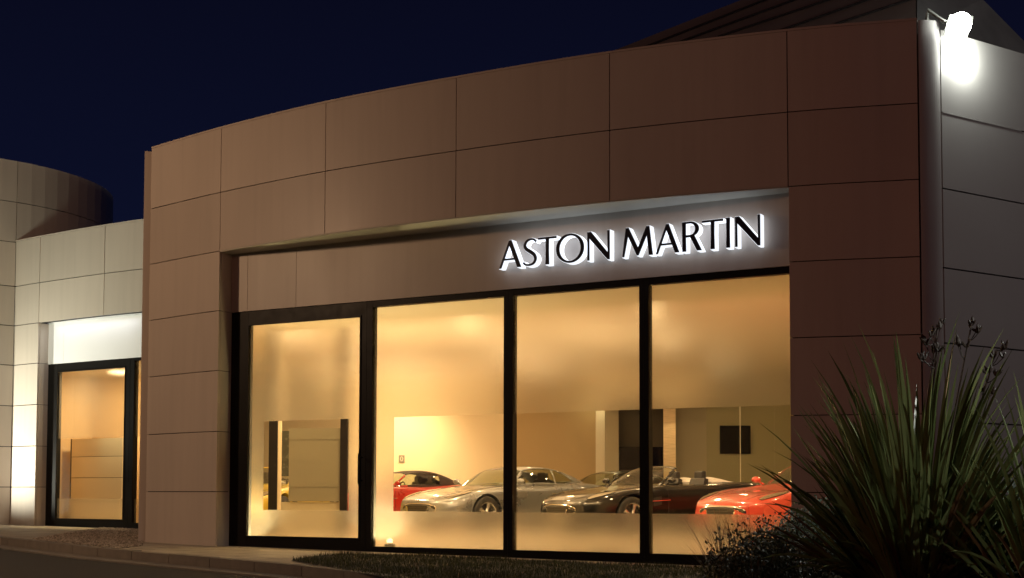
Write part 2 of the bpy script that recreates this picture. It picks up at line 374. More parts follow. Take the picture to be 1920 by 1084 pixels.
for a, b in ((0, 1), (5, 6)):
    mb = MB(); panels(mb, arc, [a * SEG, b * SEG], H); bk = list(arc[a * SEG:b * SEG + 1]); bk = (bk[:-1] + [bk[-1] + (bk[-2] - bk[-1]).normalized() * .16]) if a == 0 else ([bk[0] + (bk[1] - bk[0]).normalized() * .06] + bk[1:]); backing(mb, bk, -.15, H[0] - .012)
    mb.build('pier', [M['clad'], M['joint']], bld)
# coping, jamb, soffit
mb = MB(); cop = offset_line(arc, -.004); mb.prism(list(cop) + list(offset_line(arc, .16))[::-1], H[0] - .003, H[0] + .022); mb.build('coping', M['clad'], bld)
for (P0, P1) in ((c[1], WA), (WB_, c[5])):
    mb = MB()
    q = [P0, P1]; dq = (P1 - P0).normalized(); q = [P0 + dq * .037, P1] if P0 == c[1] else [P0, P1 - dq * .037]
    panels(mb, [q[0], (q[0] + q[1]) / 2, q[1]], [0, 2], H[2:], th=.03, gap=.005)
    backing(mb, [q[0], q[1]], -.15, H[2], .028, .05)
    mb.build('jamb', [M['clad'], M['joint']], bld)
sofp = list(offset_line(arc[i1:i5 + 1], .006)) + [WB_ + nb * .2, WA + nb * .2]
mb = MB().prism(sofp, H[2] - .010, H[2] + .0065); mb.build('soffit', M['soffit'], bld)
# sign panel above the windows, three boards
mb = MB(); jx = [wp(430, 530), wp(466, 530), wp(557, 530), wp(1490, 450)]
jx[0] = WA + dch * .002; jx[-1] = WB_ - dch * .002
for a, b in zip(jx[:-1], jx[1:]):
    mb.bar(a + dch * .003, b - dch * .003, .03, T + .004, H[2] - .0105, off=-.02)
mb.bar(WA, WB_, .1, T + .01, H[2] - .012, off=.012, mi=1)
mb.build('sign_panel', [M['signpanel'], M['joint']], bld)

# windows ---------------------------------------------------------------
FL = .02                                   # showroom floor level
ZC0, ZC1 = .505, 1.715                       # clear band between the frosted films
def film_quad(mb, a, b, z0, z1, off): mb.bar(a, b, .004, z0, z1, off=off)
def shop_window(name, xL, xR, gl, gr_, zb, zt, clearL, clearR, zfb, zft, label=None, sub='pane', planef=wp, parent=bld, fr=M['frame'], doorlip=0, ctop=ZC1, cbot=ZC0):
    """frame bars xL..gl and gr_..xR (px), glass between them"""
    A0, A1, B0, B1 = planef(xL), planef(gl), planef(gr_), planef(xR)
    mb = MB(); D = .11
    if xL != gl: mb.bar(A0, A1, D, zfb, zft, off=.0)
    if xR != gr_: mb.bar(B0, B1, D, zfb, zft, off=.0)
    mb.bar(A1, B0, D - .004, zfb, zb, off=.002); mb.bar(A1, B0, D - .004, zt, zft, off=.002)
    if doorlip:     # an inner leaf frame with a shadow gap
        d = (B0 - A1).normalized()
        for (p, q) in ((A1, A1 + d * .018), (B0 - d * .018, B0)): mb.bar(p, q, .05, zb, zt, off=-.012)
        mb.bar(A1, B0, .05, zt - .02, zt, off=-.0125); mb.bar(A1, B0, .05, zb, zb + .02, off=-.0125)
    wob = mb.build(name, fr, parent)
    g = MB().bar(A1, B0, .006, zb, zt, off=.045).build(sub, M['glass'], wob)
    d = (B0 - A1).normalized(); L0 = planef(clearL) if clearL else A1; R0 = planef(clearR) if clearR else B0
    fl_ = [(A1, B0, ctop, zt), (A1, B0, zb, cbot)] + ([(A1, L0, cbot + .001, ctop - .001)] if clearL else []) + ([(R0, B0, cbot + .001, ctop - .001)] if clearR else [])
    for (fa, fb, f0_, f1_) in fl_: MB().bar(fa, fb, .004, f0_, f1_, off=.054).build('frosted_film', M['film'], wob)
    return wob
zb0 = wz(942, 1031); zbd = wz(570, 1009.5)
ztop = wz(1340, 523); ztd = wz(570, 600)
shop_window('glazed_door', 431.5, 686, 463, 676, zbd, ztd, 490, 650, -.12, T, doorlip=1)
shop_window('window', 686.5, 952, 697, 944, zb0, T - .075, 734, None, -.12, T)
shop_window('window', 952.5, 1207, 961, 1199, zb0, T - .075, None, None, -.12, T)
shop_window('window', 1207.5, 1490, 1216.5, 1488, zb0, T - .075, None, None, -.12, T)
h_ = MB(); p = wp(688, 890); h_.tube([(p.x - .10, p.y - .09, .85), (p.x - .10, p.y - .09, 1.25)], .012)
h_.tube([(p.x - .10, p.y - .09, .9), (p.x - .10 + .04, p.y + .0, .9)], .008); h_.tube([(p.x - .10, p.y - .09, 1.2), (p.x - .10 + .04, p.y, 1.2)], .008)
h_.build('door_handle', M['frame'], bld)

# right hand: rounded corner and receding wall ---------------------------
dw = Vector((math.cos(R(33)), math.sin(R(33))))                       # wall direction
P0 = c[6]; dlast = (arc[-1] - arc[-2]).normalized()
rr = .30
# quarter-round from heading dlast to heading dw
hd0 = math.atan2(dlast.y, dlast.x); hd1 = R(33); cpts = [P0 + dlast * .012]
N_ = 10
for i in range(N_):
    h__ = hd0 + (hd1 - hd0) * (i + .5) / N_; cpts.append(cpts[-1] + Vector((math.cos(h__), math.sin(h__))) * rr * (hd1 - hd0) / N_)
mb = MB(); B_ = offset_line(cpts, .1); mb.prism(list(cpts) + list(B_)[::-1], -.15, H[0] - .004); mb.build('corner_column', M['side_clad'], bld, smooth=False)
W0 = cpts[-1] + dw * .012
rows = [5.70, 4.80, 3.98, 3.13, 2.33, 1.50, .68, -.15]
wpts = [W0 + dw * k_ for k_ in (0, 2.6, 5.2, 7.8, 10.4, 13)]
mb = MB(); panels(mb, wpts, [0, 1, 2, 3, 4, 5], rows, th=.04, gap=.008); backing(mb, wpts, -.15, 5.69, .036, .12)
mb.build('side_wall', [M['side_clad'], M['joint']], bld)
# thin ledge between first and second row, as the photo shows
mb = MB(); mb.bar(W0 + dw * .02, W0 + dw * 1.35, .03, rows[1] - .005, rows[1] + .004, off=-.005); mb.build('ledge', M['side_clad'], bld)

# back, sides and roof of the main building ------------------------------
mb = MB()
Wst = c[0] + Vector((.04, .06)); Wnw = Vector((-8.9, 37.2)); Rse = wpts[-1] + Vector((-.1, .2))
mb.bar(Wnw, Wst, .15, -.15, 5.75, off=-.15); mb.build('side_wall', M['clad'], bld)
mb = MB(); mb.bar(Vector((16, 37.2)), Wnw, .15, -.15, 5.75, off=-.15); mb.bar(Rse, Vector((16, 37.2)), .15, -.15, 5.65, off=.15); mb.build('rear_wall', M['clad'], bld)
roofp = list(offset_line(arc, .17)) + [Vector((p.x - .1, p.y + .25)) for p in wpts[1:]] + [Vector((15.8, 37)), Vector((-8.8, 37))]
MB().prism(roofp, 5.2, 5.35).build('roof_deck', M['roof'], bld)

# raised roof seen over the parapet -----------------------------------------
rz_ = thing('raised_roof', 'dark ribbed roof rising behind the parapet at the top right', 'roof')
A = at(1128, 104, 17.2); B = at(1404, -6, 17.0); Cc = at(1718, -130, 15.6); D = at(1717, 55, 15.1)
nrm = (B - A).cross(D - A).normalized(); nrm = nrm if nrm.y < 0 else -nrm; Cc = on_plane(1718, -130, A, nrm); D = on_plane(1717, 62, A, nrm)
Eo = at(1842, -2, 17.0); Fo = at(1925, 82, 17.6); Fo2 = at(1990, 150, 18.0); G0 = at(1990, 220, 18.0)
back = Vector((1.2, 6, 0))
mb = MB(); vs = [A, B, Cc, D]; vb = [p + back for p in vs]
mb.add(vs + vb, [[0, 1, 2, 3], [4, 7, 6, 5], [0, 4, 5, 1], [1, 5, 6, 2], [3, 2, 6, 7], [0, 3, 7, 4]]); mb.build('roof_slope', M['roof'], rz_)
nrm = (B - A).cross(D - A).normalized(); nrm = nrm if nrm.y < 0 else -nrm
mb = MB()
for (p, q) in (((1280, 79), (1495, 0)), ((1362, 66), (1560, 0)), ((1468, 58), (1633, 0)), ((1575, 45), (1696, 5)), ((1216, 88), (1440, 0))):
    a_ = on_plane(*p, A, nrm); b_ = on_plane(*q, A, nrm); mb.tube([a_ - (b_ - a_) * .08 + nrm * .02, b_ + (b_ - a_) * .25 + nrm * .02], .013, 6)
mb.build('standing_seam', M['joint'], rz_)
mb = MB(); D2 = D + Vector((.02, .02, 0)); C2 = Cc + Vector((.02, .02, 0))
vs = [D2, C2, Eo + Vector((0, 0, .9)), Eo, Fo, Fo2, G0]; 
fv = [D2, C2, at(1842, -2, 16.4), at(1925, 82, 16.9), at(1990, 150, 17.3), at(1990, 230, 17.3)]
bv = [p + Vector((.6, 3, 0)) for p in fv]; n = len(fv)
mb.add(fv + bv, [list(range(n)), list(range(n, 2 * n))[::-1]] + [[i, (i + 1) % n, n + (i + 1) % n, n + i] for i in range(n)])
mb.build('roof_gable', M['roofpale'], rz_)

# floodlight on the corner ---------------------------------------------------
nw = Vector((dw.y, -dw.x)); wpt = on_plane(1806, 60, (W0.x, W0.y, 0), Vector((nw.x, nw.y, 0))); L0 = on_plane(1799, 50, (W0.x + nw.x * .15, W0.y + nw.y * .15, 0), Vector((nw.x, nw.y, 0)))
fl = thing('floodlight', 'glaring white floodlight on a bracket at the roof corner', 'lamp', L0)
mb = MB(); a_ = cpts[5] + Vector((.0, -.0))
ax = Vector((a_.x, a_.y, 5.80)) - L0
mb.tube([ax + Vector((.0, .12, .0)), ax + Vector((0, .05, .10)), Vector((-.16, .02, .06)), Vector((-.05, .05, .05))], .022, 8)
mb.build('bracket', M['grey'], fl)
mb = MB(); mb.add([Vector((x, y, z)) for z, s_ in ((.02, 1), (.10, .5)) for x, y in ((-.15 * s_, -.12 * s_), (.15 * s_, -.12 * s_), (.15 * s_, .12 * s_), (-.15 * s_, .12 * s_))],
    [[0, 1, 2, 3], [4, 5, 6, 7], [0, 1, 5, 4], [1, 2, 6, 5], [2, 3, 7, 6], [3, 0, 4, 7]])
hd = mb.build('lamp_head', M['grey'], fl, bevel=.012); hd.rotation_euler = (R(-55), 0, R(14))
mb = MB(); mb.tube([Vector((0, -.01, .015)), Vector((0, -.01, -.02))], [.14, .125], 24); ln = mb.build('lens', M['lens'], hd, smooth=False)
q = Vector((L0.x, L0.y, L0.z)) + Vector((nw.x * -.03, nw.y * -.03 , -.24)) + Vector((dw.x, dw.y, 0)) * .20
light('POINT', 'floodlight_beam', q, 24, (.97, 1, .90), size=.06)
light('SPOT', 'floodlight_throw', L0 + Vector((nw.x * .1, nw.y * .1, -.12)), 380, (.95, 1, .93), (3.3, 12.0, .4), .05, 44, .8)
q = L0 + Vector((nw.x * .1, nw.y * .1, .26)); light('POINT', 'floodlight_spill', q, 14, (.97, 1, .90), size=.05)

# left wing ------------------------------------------------------------------
DZ = .10
wing = thing('side_wing', 'lower curved cream wing with one lit window at the left', 'building')
HL = [5.88, 4.95, 4.14, 3.33, 2.50, 1.67, .85, -.1]
def lwp(px, py, Y): p = at(px, py, Y); return Vector((p.x, p.y))
def depth_at(px, py, z): return at_z(px, py, z)
l0 = depth_at(30, 453, 5.88); l1 = depth_at(76, 444, 5.88); l2 = depth_at(198, 421.5, 5.88); l3 = depth_at(278, 410, 5.88)
lp = [Vector((p.x, p.y)) for p in (l0, l1, l2, l3)]
chd = (lp[3] - lp[0]).normalized(); dl = (lp[3] - lp[2]).normalized()
dl = Vector((math.cos(R(-30)), math.sin(R(-30))))
chd0 = (lp[2] - lp[0]).normalized()
l_c = [lp[0], lp[0] + (lp[1] - lp[0]).length * chd0 * 1.0]
# clean circular run starting at the drum
ang0 = R(-39); step = 2.0; q0 = lp[0]; q1 = lp[1]
LP = [q0, q1]; ang = ang0
for i in range(3):
    ang += R(4.5); LP.append(LP[-1] + Vector((math.cos(ang), math.sin(ang))) * step)
larc = catmull(LP, 6)
larc = [p for p in larc if p.x > -20 and (p.x / p.y) * F + 960 < 286]
mb = MB(); panels(mb, larc, [0, 6, 12, len(larc) - 1], HL[:3], gap=.008); backing(mb, larc, HL[2] + .004, HL[0] - .01)
mb.build('fascia', [M['clad'], M['joint']], wing)
mb = MB(); panels(mb, larc, [0, 6], HL[2:], gap=.008); backing(mb, list(larc[:6]) + [larc[6] + (larc[5] - larc[6]).normalized() * .16], -.15, HL[2]); mb.build('pier', [M['clad'], M['joint']], wing)
mb = MB(); mb.prism(list(offset_line(larc, -.004)) + list(offset_line(larc, .16))[::-1], HL[0] - .003, HL[0] + .022); mb.build('coping', M['clad'], wing)
ld = (larc[-1] - LP[1]).normalized(); ln_ = Vector((-ld.y, ld.x)); LA = LP[1] + ln_ * .26; ln3 = Vector((ln_.x, ln_.y, 0))
def lw(px, py=800): p = on_plane(px, py, (LA.x, LA.y, 0), ln3); return Vector((p.x, p.y))
def lwz(px, py): return on_plane(px, py, (LA.x, LA.y, 0), ln3).z
LT = (lwz(90, 683) + lwz(265, 671)) / 2
LE = lw(284)
mb = MB(); panels(mb, [LP[1] + (LA - LP[1]).normalized() * .037, (LP[1] + LA) / 2 + Vector((.01, 0)), LA], [0, 2], HL[2:], th=.03, gap=.005); backing(mb, [LP[1] + (LA - LP[1]).normalized() * .04, LA], -.15, HL[2], .028, .05)
mb.build('jamb', [M['clad'], M['joint']], wing)
mb = MB().prism(list(offset_line(larc[6:], .036)) + [LE + ln_ * .2, LA + ln_ * .2], HL[2] + .012, HL[2] + .07); mb.build('soffit', M['white'], wing)
mb = MB(); a_, b_, c_ = LA, lw(121, 640), LE
mb.bar(a_, b_ - ld * .003, .03, LT + .004, HL[2] + .008, off=-.02); mb.bar(b_ + ld * .003, c_, .03, LT + .004, HL[2] + .008, off=-.02)
mb.bar(LA, LE, .1, LT + .01, HL[2] + .006, off=.012, mi=1); mb.build('sign_panel', [M['white'], M['joint']], wing)
zlb = lwz(170, 975); zlt = lwz(170, 692)
shop_window('window', 84.5, 242, 106, 234, zlb, zlt, None, None, -.05, LT, planef=lw, parent=wing, doorlip=1, cbot=.0 + lwz(180, 935), ctop=lwz(180, 820))
shop_window('window', 242.5, 283.5, 250, 283, zlb - .04, LT - .05, None, None, -.05, LT, planef=lw, parent=wing, cbot=lwz(180, 935), ctop=lwz(180, 820))
# interior of the wing
mb = MB(); LS = LA - ld * .95; bw0 = LS + ln_ * 1.9; bw1 = LE + ln_ * 1.9 - ld * .75; M['ochre'] = mat('ochre_wall', (.62, .45, .25), .7, noise=.05)
mb.bar(bw0, bw1, .1, 0, 3.3); mb.bar(LS + ln_ * 2.0, LS + ln_ * .16, .1, 0, 3.3, off=-.12); mb.bar(LS, LA - ld * .1, .05, 0, 3.3, off=.16)
mb.bar(LE + ln_ * .12 - ld * .12, bw1 + ln_ * .1, .1, 0, 3.3, off=-.1); mb.build('interior_wall', M['ochre'], wing)
MB().prism([LS + ln_ * .12, LE + ln_ * .12, bw1, bw0], 3.26, 3.36).build('ceiling', M['ceiling'], wing)
MB().prism([LS + ln_ * .12, LE + ln_ * .12, bw1, bw0], -.02, .07).build('interior_floor', M['tile'], wing)
# white panelled counter standing against the wing's wall
s0 = at(131, 880, 28.0); s1 = at(232, 880, 28.0)
LQ = LA + ln_ * 1.1; f0, f1 = [Vector(on_plane(a_, 880, (LQ.x, LQ.y, 0), ln3).to_2d()) for a_ in (134, 229)]
cb = thing('panelled_cabinet', 'pale panelled cabinet inside the left wing window', 'cabinet', (f0.x, f0.y, .07)); M['cab'] = mat('pale_board', (.78, .66, .46), .6)
mb = MB(); wdt = (f1 - f0).length
zt_ = 1.80; zs = [0, .50, .98, 1.42, zt_]
for i in range(4): mb.bar(Vector((0, 0)), ld * wdt, .3, zs[i] + .005, zs[i + 1] - .005, off=0)
mb.bar(ld * .01, ld * (wdt - .01), .27, 0, zt_ - .01, off=.02, mi=1)
mb.build('carcass', [M['cab'], M['brownwall']], cb)
mb = MB(); mb.bar(ld * -.045, ld * -.002, .28, 0, zt_, off=.0); mb.build('side_edge', M['brownwall'], cb)
q = lw(150) + ln_ * 1.0
light('AREA', 'wing_ceiling_light', (q.x, q.y, 3.2), 100, (1, .70, .38), (q.x, q.y, 0), .5)
q = lw(180) + ln_ * .02 - ln_ * .22
wl_ = light('AREA', 'wing_soffit_light', (q.x, q.y, HL[2] - .03), 3.2, (.93, .95, 1), (q.x, q.y, 0), .35); wl_.data.shape = 'RECTANGLE'; wl_.data.size = 2.4; wl_.data.size_y = .05; wl_.rotation_euler = (0, 0, math.atan2(ld.y, ld.x))

# round tower behind the wing --------------------------------------------------
tw = thing('round_tower', 'tall round panelled tower at the far left edge', 'building')
TZ = at(10, 302, l0.y).z
tang = at(213, 363, 30).x / 30
# circle tangent to the silhouette ray and passing in front through the wing's left end
Rt = 3.55; dirr = Vector((at(213, 363, 30).x, 30)).normalized(); nr = Vector((-dirr.y, dirr.x))
best = None
for k_ in range(400):
    s_ = 24 + k_ * .03; ct = dirr * s_ + nr * Rt
    e_ = abs((ct - lp[0]).length - Rt)
    if ct.y > lp[0].y and (best is None or e_ < best[0]): best = (e_, ct)
ct = best[1]
a_l = math.atan2(lp[0].y - ct.y, lp[0].x - ct.x)
pts = [ct + Vector((math.cos(a), math.sin(a))) * Rt for a in [a_l + R(-100) + R(5) * i for i in range(72)]]
up = [TZ, HL[0] - .02 + .83, HL[0] - .02]
mb = MB(); panels(mb, pts, [0, 10, 20, 35, 50, 65, 71], up, gap=.008); B_ = [ct + (p - ct) * (1 - .035 / Rt) for p in pts]
mb.prism(B_, HL[0] - .03, TZ - .01, mi=1)
mb.build('tower_wall', [M['clad'], M['joint']], tw)
mb = MB(); low = pts[:21]; panels(mb, low, [0, 10, 20], [HL[0] - .02] + HL[1:], gap=.008); backing(mb, low, -.15, HL[0] - .03)
mb.build('lower_wall', [M['clad'], M['joint']], tw)

# ------------------------------------------------------------------ showroom interior
CEI = 3.9; BW = 35.6
def iw(name, a, b, m, z0=0, z1=CEI, th=.12): return MB().bar(a, b, th, z0, z1).build(name, m, bld)
def ip(px, Y): return Vector((at(px, 850, Y).x, Y))
iL = WA + nb * .14 + dch * .0
backL = Vector((-5.95, BW))
# left side wall, running back from the window
mb = MB(); mb.bar(Vector((-8.5, BW)), Vector((-5.40, 20.2)), .08, 0, CEI, off=-.08)
mb.bar(Vector((-5.40, 20.2)), c[1] + nb * .40 + dch * -.03, .06, 0, CEI, off=-.0); mb.build('interior_wall', M['plaster'], bld)
iw('interior_wall', ip(352, BW - 1.6), ip(664, BW - 1.6), M['olive'])
iw('interior_wall', ip(664, BW), ip(948, BW), M['plaster']); iw('interior_wall', ip(948.3, BW), ip(1117, BW), mat('dimmed_plaster', (.40, .30, .165), .7, noise=.08, nscale=1))  # darker right part paints the washer's falloff into the wall colour
iw('added_header', ip(1110, BW - 2.2), ip(1335, BW - 2.2), M['plaster'], z0=3.02, th=.2)  # pale beam added to brighten the view through the frosted panes
iw('interior_wall', ip(664, BW - 1.6), ip(664, BW), M['plaster'])
iw('interior_wall', ip(1117, BW - .02), ip(1134.5, BW - .02), M['ceiling'])
iw('interior_wall', ip(1134.5, BW - .6), ip(1160, BW - .6), M['olive'])
iw('interior_wall', ip(1154, BW + 1.1), ip(1252, BW + 1.1), M['brownwall'])
iw('interior_wall', ip(1267, BW - 1.2), ip(1560, BW - 1.2), M['olive'])
iw('interior_wall', Vector((9.2, BW - 1.2)), Vector((9.2, 18.4)), M['olive'])
iw('interior_wall', Vector((9.2, 18.4)), Vector((3.15, 14.85)) + Vector((.15, .0)), M['plaster'])
MB().prism([ip(1244, BW - 1.9), ip(1267, BW - 1.9), ip(1267, BW - 1.4), ip(1244, BW - 1.4)], 0, CEI).build('stone_column', M['travertine'], bld)
flp = [WA + nb * .112 + dch * -.1, WB_ + nb * .112 + dch * .4, Vector((9.3, 18.4)), Vector((9.3, 37)), Vector((-8.8, 37)), Vector((-5.42, 20.2))]
MB().prism(flp, -.1, FL).build('showroom_floor', M['tile'], bld)
MB().prism(flp, CEI, CEI + .1).build('ceiling', M['ceiling'], bld)
SD = 2.0
MB().prism([WA + nb * .112 - dch * .2, WB_ + nb * .112 + dch * .4, WB_ + nb * SD + dch * .6, WA + nb * SD - dch * .7], T + .0, CEI - .005).build('bulkhead', M['ceiling'], bld)

# ceiling downlights (fixture + its lamp)
dl0 = None
dspots = [(-3.9, 21.6), (-1.2, 20.6), (2.2, 19.0), (5.2, 19.6), (-4.2, 25.5), (-.8, 24.2), (2.4, 22.6), (5.6, 23.4), (-3.6, 29.5), (-.2, 28.2), (3.2, 27.0), (6.6, 27.4), (-2.6, 33.4), (.6, 32.2), (5.0, 31.2)]
places = ['nearest the left end of the window', 'above the silver coupe nose', 'behind the right window', 'above the coral red car', 'above the yellow car',
 'above the silver coupe roof', 'above the black convertible bonnet', 'right of the black convertible', 'above the red soft top', 'behind the silver coupe', 'above the black convertible tail',
 'before the green glass screen', 'before the bright back wall', 'above the dark green coupe', 'before the black cabinet niche']
for (x, y), pl in zip(dspots, places):
    d_ = thing('ceiling_downlight', 'round recessed showroom ceiling downlight ' + pl, 'light', (x, y, CEI), group='downlights in the showroom ceiling')
    if dl0 is None:
        ring = MB().tube([(0, 0, .0), (0, 0, -.02)], [.13, .12], 20).build('trim_ring', M['white'], d_)
        le = MB().tube([(0, 0, -.0202), (0, 0, -.026)], [.10, .095], 20).build('lens', M['down'], d_); dl0 = (ring, le)
    else:
        for s_ in dl0:
            k_ = s_.copy(); col.objects.link(k_); k_.parent = d_
    pw = {(-.2, 28.2): 35, (.6, 32.2): 10, (5.0, 31.2): 12, (-2.6, 33.4): 40}.get((x, y), 80 if x < .5 and y < 30 else (20 if y > 25 and x > 1 else 48))
    light('AREA', 'downlight_lamp', (x, y, CEI - .04), pw, (1, .66, .34), (x, y, 0), .22)
# added lamps without fixtures to lift the ceiling: bulkhead strip and upward discs
for a_, b_, pw in ((-3.6, -.2, 190), (-.2, 3.6, 150)):
    m0 = WA + nb * (SD + .25) + dch * ((a_ + b_) / 2 + 3.9); o_ = light('AREA', 'ceiling_fill_strip', (m0.x, m0.y, T + .12), pw, (1, .66, .36), size=.1); o_.data.shape = 'RECTANGLE'; o_.data.size = b_ - a_; o_.data.size_y = .08
    o_.rotation_euler = (R(180 - 35), 0, math.atan2(dch.y, dch.x))
for x, y, pw in ((-2.2, 25.5, 210), (1.6, 26.2, 120), (-3.0, 33.2, 230), (.4, 31.6, 60), (-4.6, 22.5, 60)):
    light('AREA', 'ceiling_fill', (x, y, 3.0), pw, (1, .66, .36), (x, y, 5), .5)
# wall washers and floor uplights
light('SPOT', 'wall_washer', (-2.9, 33.6, 3.7), 430, (1, .68, .36), (-3.1, BW, 1.4), .1, 100, 1); s_ = [l_ for l_ in bpy.data.lights if l_.name == 'wall_washer'][0]; s_.energy = 560
light('AREA', 'niche_washer', ( (ip(1126, BW - .3)).x, BW - .25, 3.75), 14, (1, .80, .42), (ip(1126, BW).x, BW, 1.2), .15)
p = ip(1256, BW - 2.6); light('SPOT', 'column_washer', (p.x, p.y, 3.7), 70, (1, .68, .32), (p.x, p.y + .6, 1.8), .05, 60, .8)
for px, nm in ((708, 'floor_uplight'), (470, 'floor_uplight')):
    q = wp(px) + nb * .30
    u_ = thing('floor_uplight', 'small floor uplight just inside the window ' + ('beside the black mullion' if px > 500 else 'at the door hinge side'), 'light', (q.x, q.y, FL), group='floor uplights inside the window')
    MB().tube([(0, 0, 0), (0, 0, .05), (0, 0, .055)], [.07, .07, .05], 16).build('housing', M['grey'], u_)
    MB().tube([(0, 0, .056), (0, 0, .06)], .045, 16).build('lens', M['cream'], u_)
    light('SPOT', 'uplight_lamp', (q.x, q.y, FL + .08), 190, (1, .78, .40), (q.x - (.3 if px < 500 else .0), q.y - .35, 1.6), .04, 150, .8)

# glazed partition with black posts behind the door
PY = 22.4
gp = thing('glazed_partition', 'black framed partition with grey panels seen through the glazed door', 'partition', (0, 0, FL))
for a, b in ((503.5, 520), (637.5, 651)):
    x0, x1 = at(a, 870, PY).x, at(b, 870, PY).x
    MB().box(x0, x1, PY, PY + .12, 0, CEI - FL).build('post', M['frame'], gp)
x0, x1 = at(541, 870, PY).x, at(637.4, 870, PY).x
zq = [at(590, yy, PY).z - FL for yy in (941, 914, 825, 802)]
mb = MB()
for a, b in zip(zq[:-1], zq[1:]): mb.box(x0, x1, PY + .03, PY + .09, a + .005, b - .005)
mb.box(x0 + .01, x1, PY + .045, PY + .08, zq[0] + .006, zq[-1] - .006)
mb.build('infill_panel', M['greypanel'], gp)
MB().box(at(520.5, 870, PY).x, x1, PY + .06, PY + .075, 0, zq[0] - .004).build('base_panel', M['olive'], gp)
x2 = at(526.5, 870, PY).x
MB().box(at(520, 870, PY).x, x2, PY + .03, PY + .08, 0, CEI - FL).build('edge_strip', M['plaster'], gp)
dk = thing('dark_view_panel', 'narrow dark panel standing in for a dim window view left of the grey partition panels', 'screen', (at(527, 800, 24.2).x, 24.2, FL))
MB().box(0, .55, .0, .05, at(530, 893, 24.2).z - FL, at(530, 808, 24.2).z - FL).build('view_panel', mat('dark_view_mottle', (.05, .06, .05), .25, noise=.6, nscale=9), dk)  # mottled dark colour paints a dim window view with reflected foliage
MB().box(.22, .30, .05, .09, 0, at(530, 830, 24.2).z - FL).build('stand', M['frame'], dk)
MB().box(.08, .44, -.12, .22, 0, .02).build('base', M['frame'], dk)

# television, green glass screen, cabinet, emblem
TY = BW - 1.2 - .06
a_ = at(1350, 851, TY); b_ = at(1407.5, 798, TY)
tv = thing('television', 'black square television hung on the olive back wall', 'television', (a_.x, TY, a_.z))
MB().box(0, b_.x - a_.x, 0, .05, 0, b_.z - a_.z).build('casing', M['frame'], tv, bevel=.008)
MB().box(.025, b_.x - a_.x - .025, -.004, .0, .025, b_.z - a_.z - .025).build('screen', M['blackgloss'], tv)
GY = 31.8
gs = thing('glass_screen', 'tall greenish frameless glass screen in front of the television wall', 'glass screen', (0, 0, FL))
for a, b in ((1325, 1387.6), (1388.6, 1452), (1453, 1520)):
    x0, x1 = at(a, 850, GY).x, at(b, 850, GY).x
    MB().box(x0, x1, GY, GY + .012, 0, at(1400, 750, GY).z).build('glass_panel', M['screen'], gs)
xm = at(1388.1, 850, GY).x
MB().box(xm - .006, xm + .006, GY - .01, GY + .016, 0, at(1400, 750, GY).z).build('bright_joint', M['ceiling'], gs)
a_ = at(1161, 838, BW + .5); b_ = at(1243, 900, BW + .5)
kb = thing('display_cabinet', 'glossy black cabinet in the dark niche behind the convertible', 'cabinet', (a_.x, BW + .5, FL))
MB().box(0, b_.x - a_.x, 0, .5, 0, a_.z - FL).build('carcass', M['blackgloss'], kb, bevel=.01)
mb = MB()
for k_ in range(3): mb.box(.03, b_.x - a_.x - .03, -.012, -.002, .35 + k_ * .5, .38 + k_ * .5)
mb.build('shelf_edge', mat('brown_wood', (.10, .06, .03), .4, noise=.3), kb)
e0 = at(747.5, 867, BW - .03); e1 = at(758.5, 853.5, BW - .03)
em = thing('wall_plaque', 'small grey plaque with a pale mark on the bright wall above the red car', 'plaque', (e0.x, BW - .03, e0.z))
MB().box(0, e1.x - e0.x, 0, .025, 0, e1.z - e0.z).build('plate', M['plaque'], em, bevel=.006)

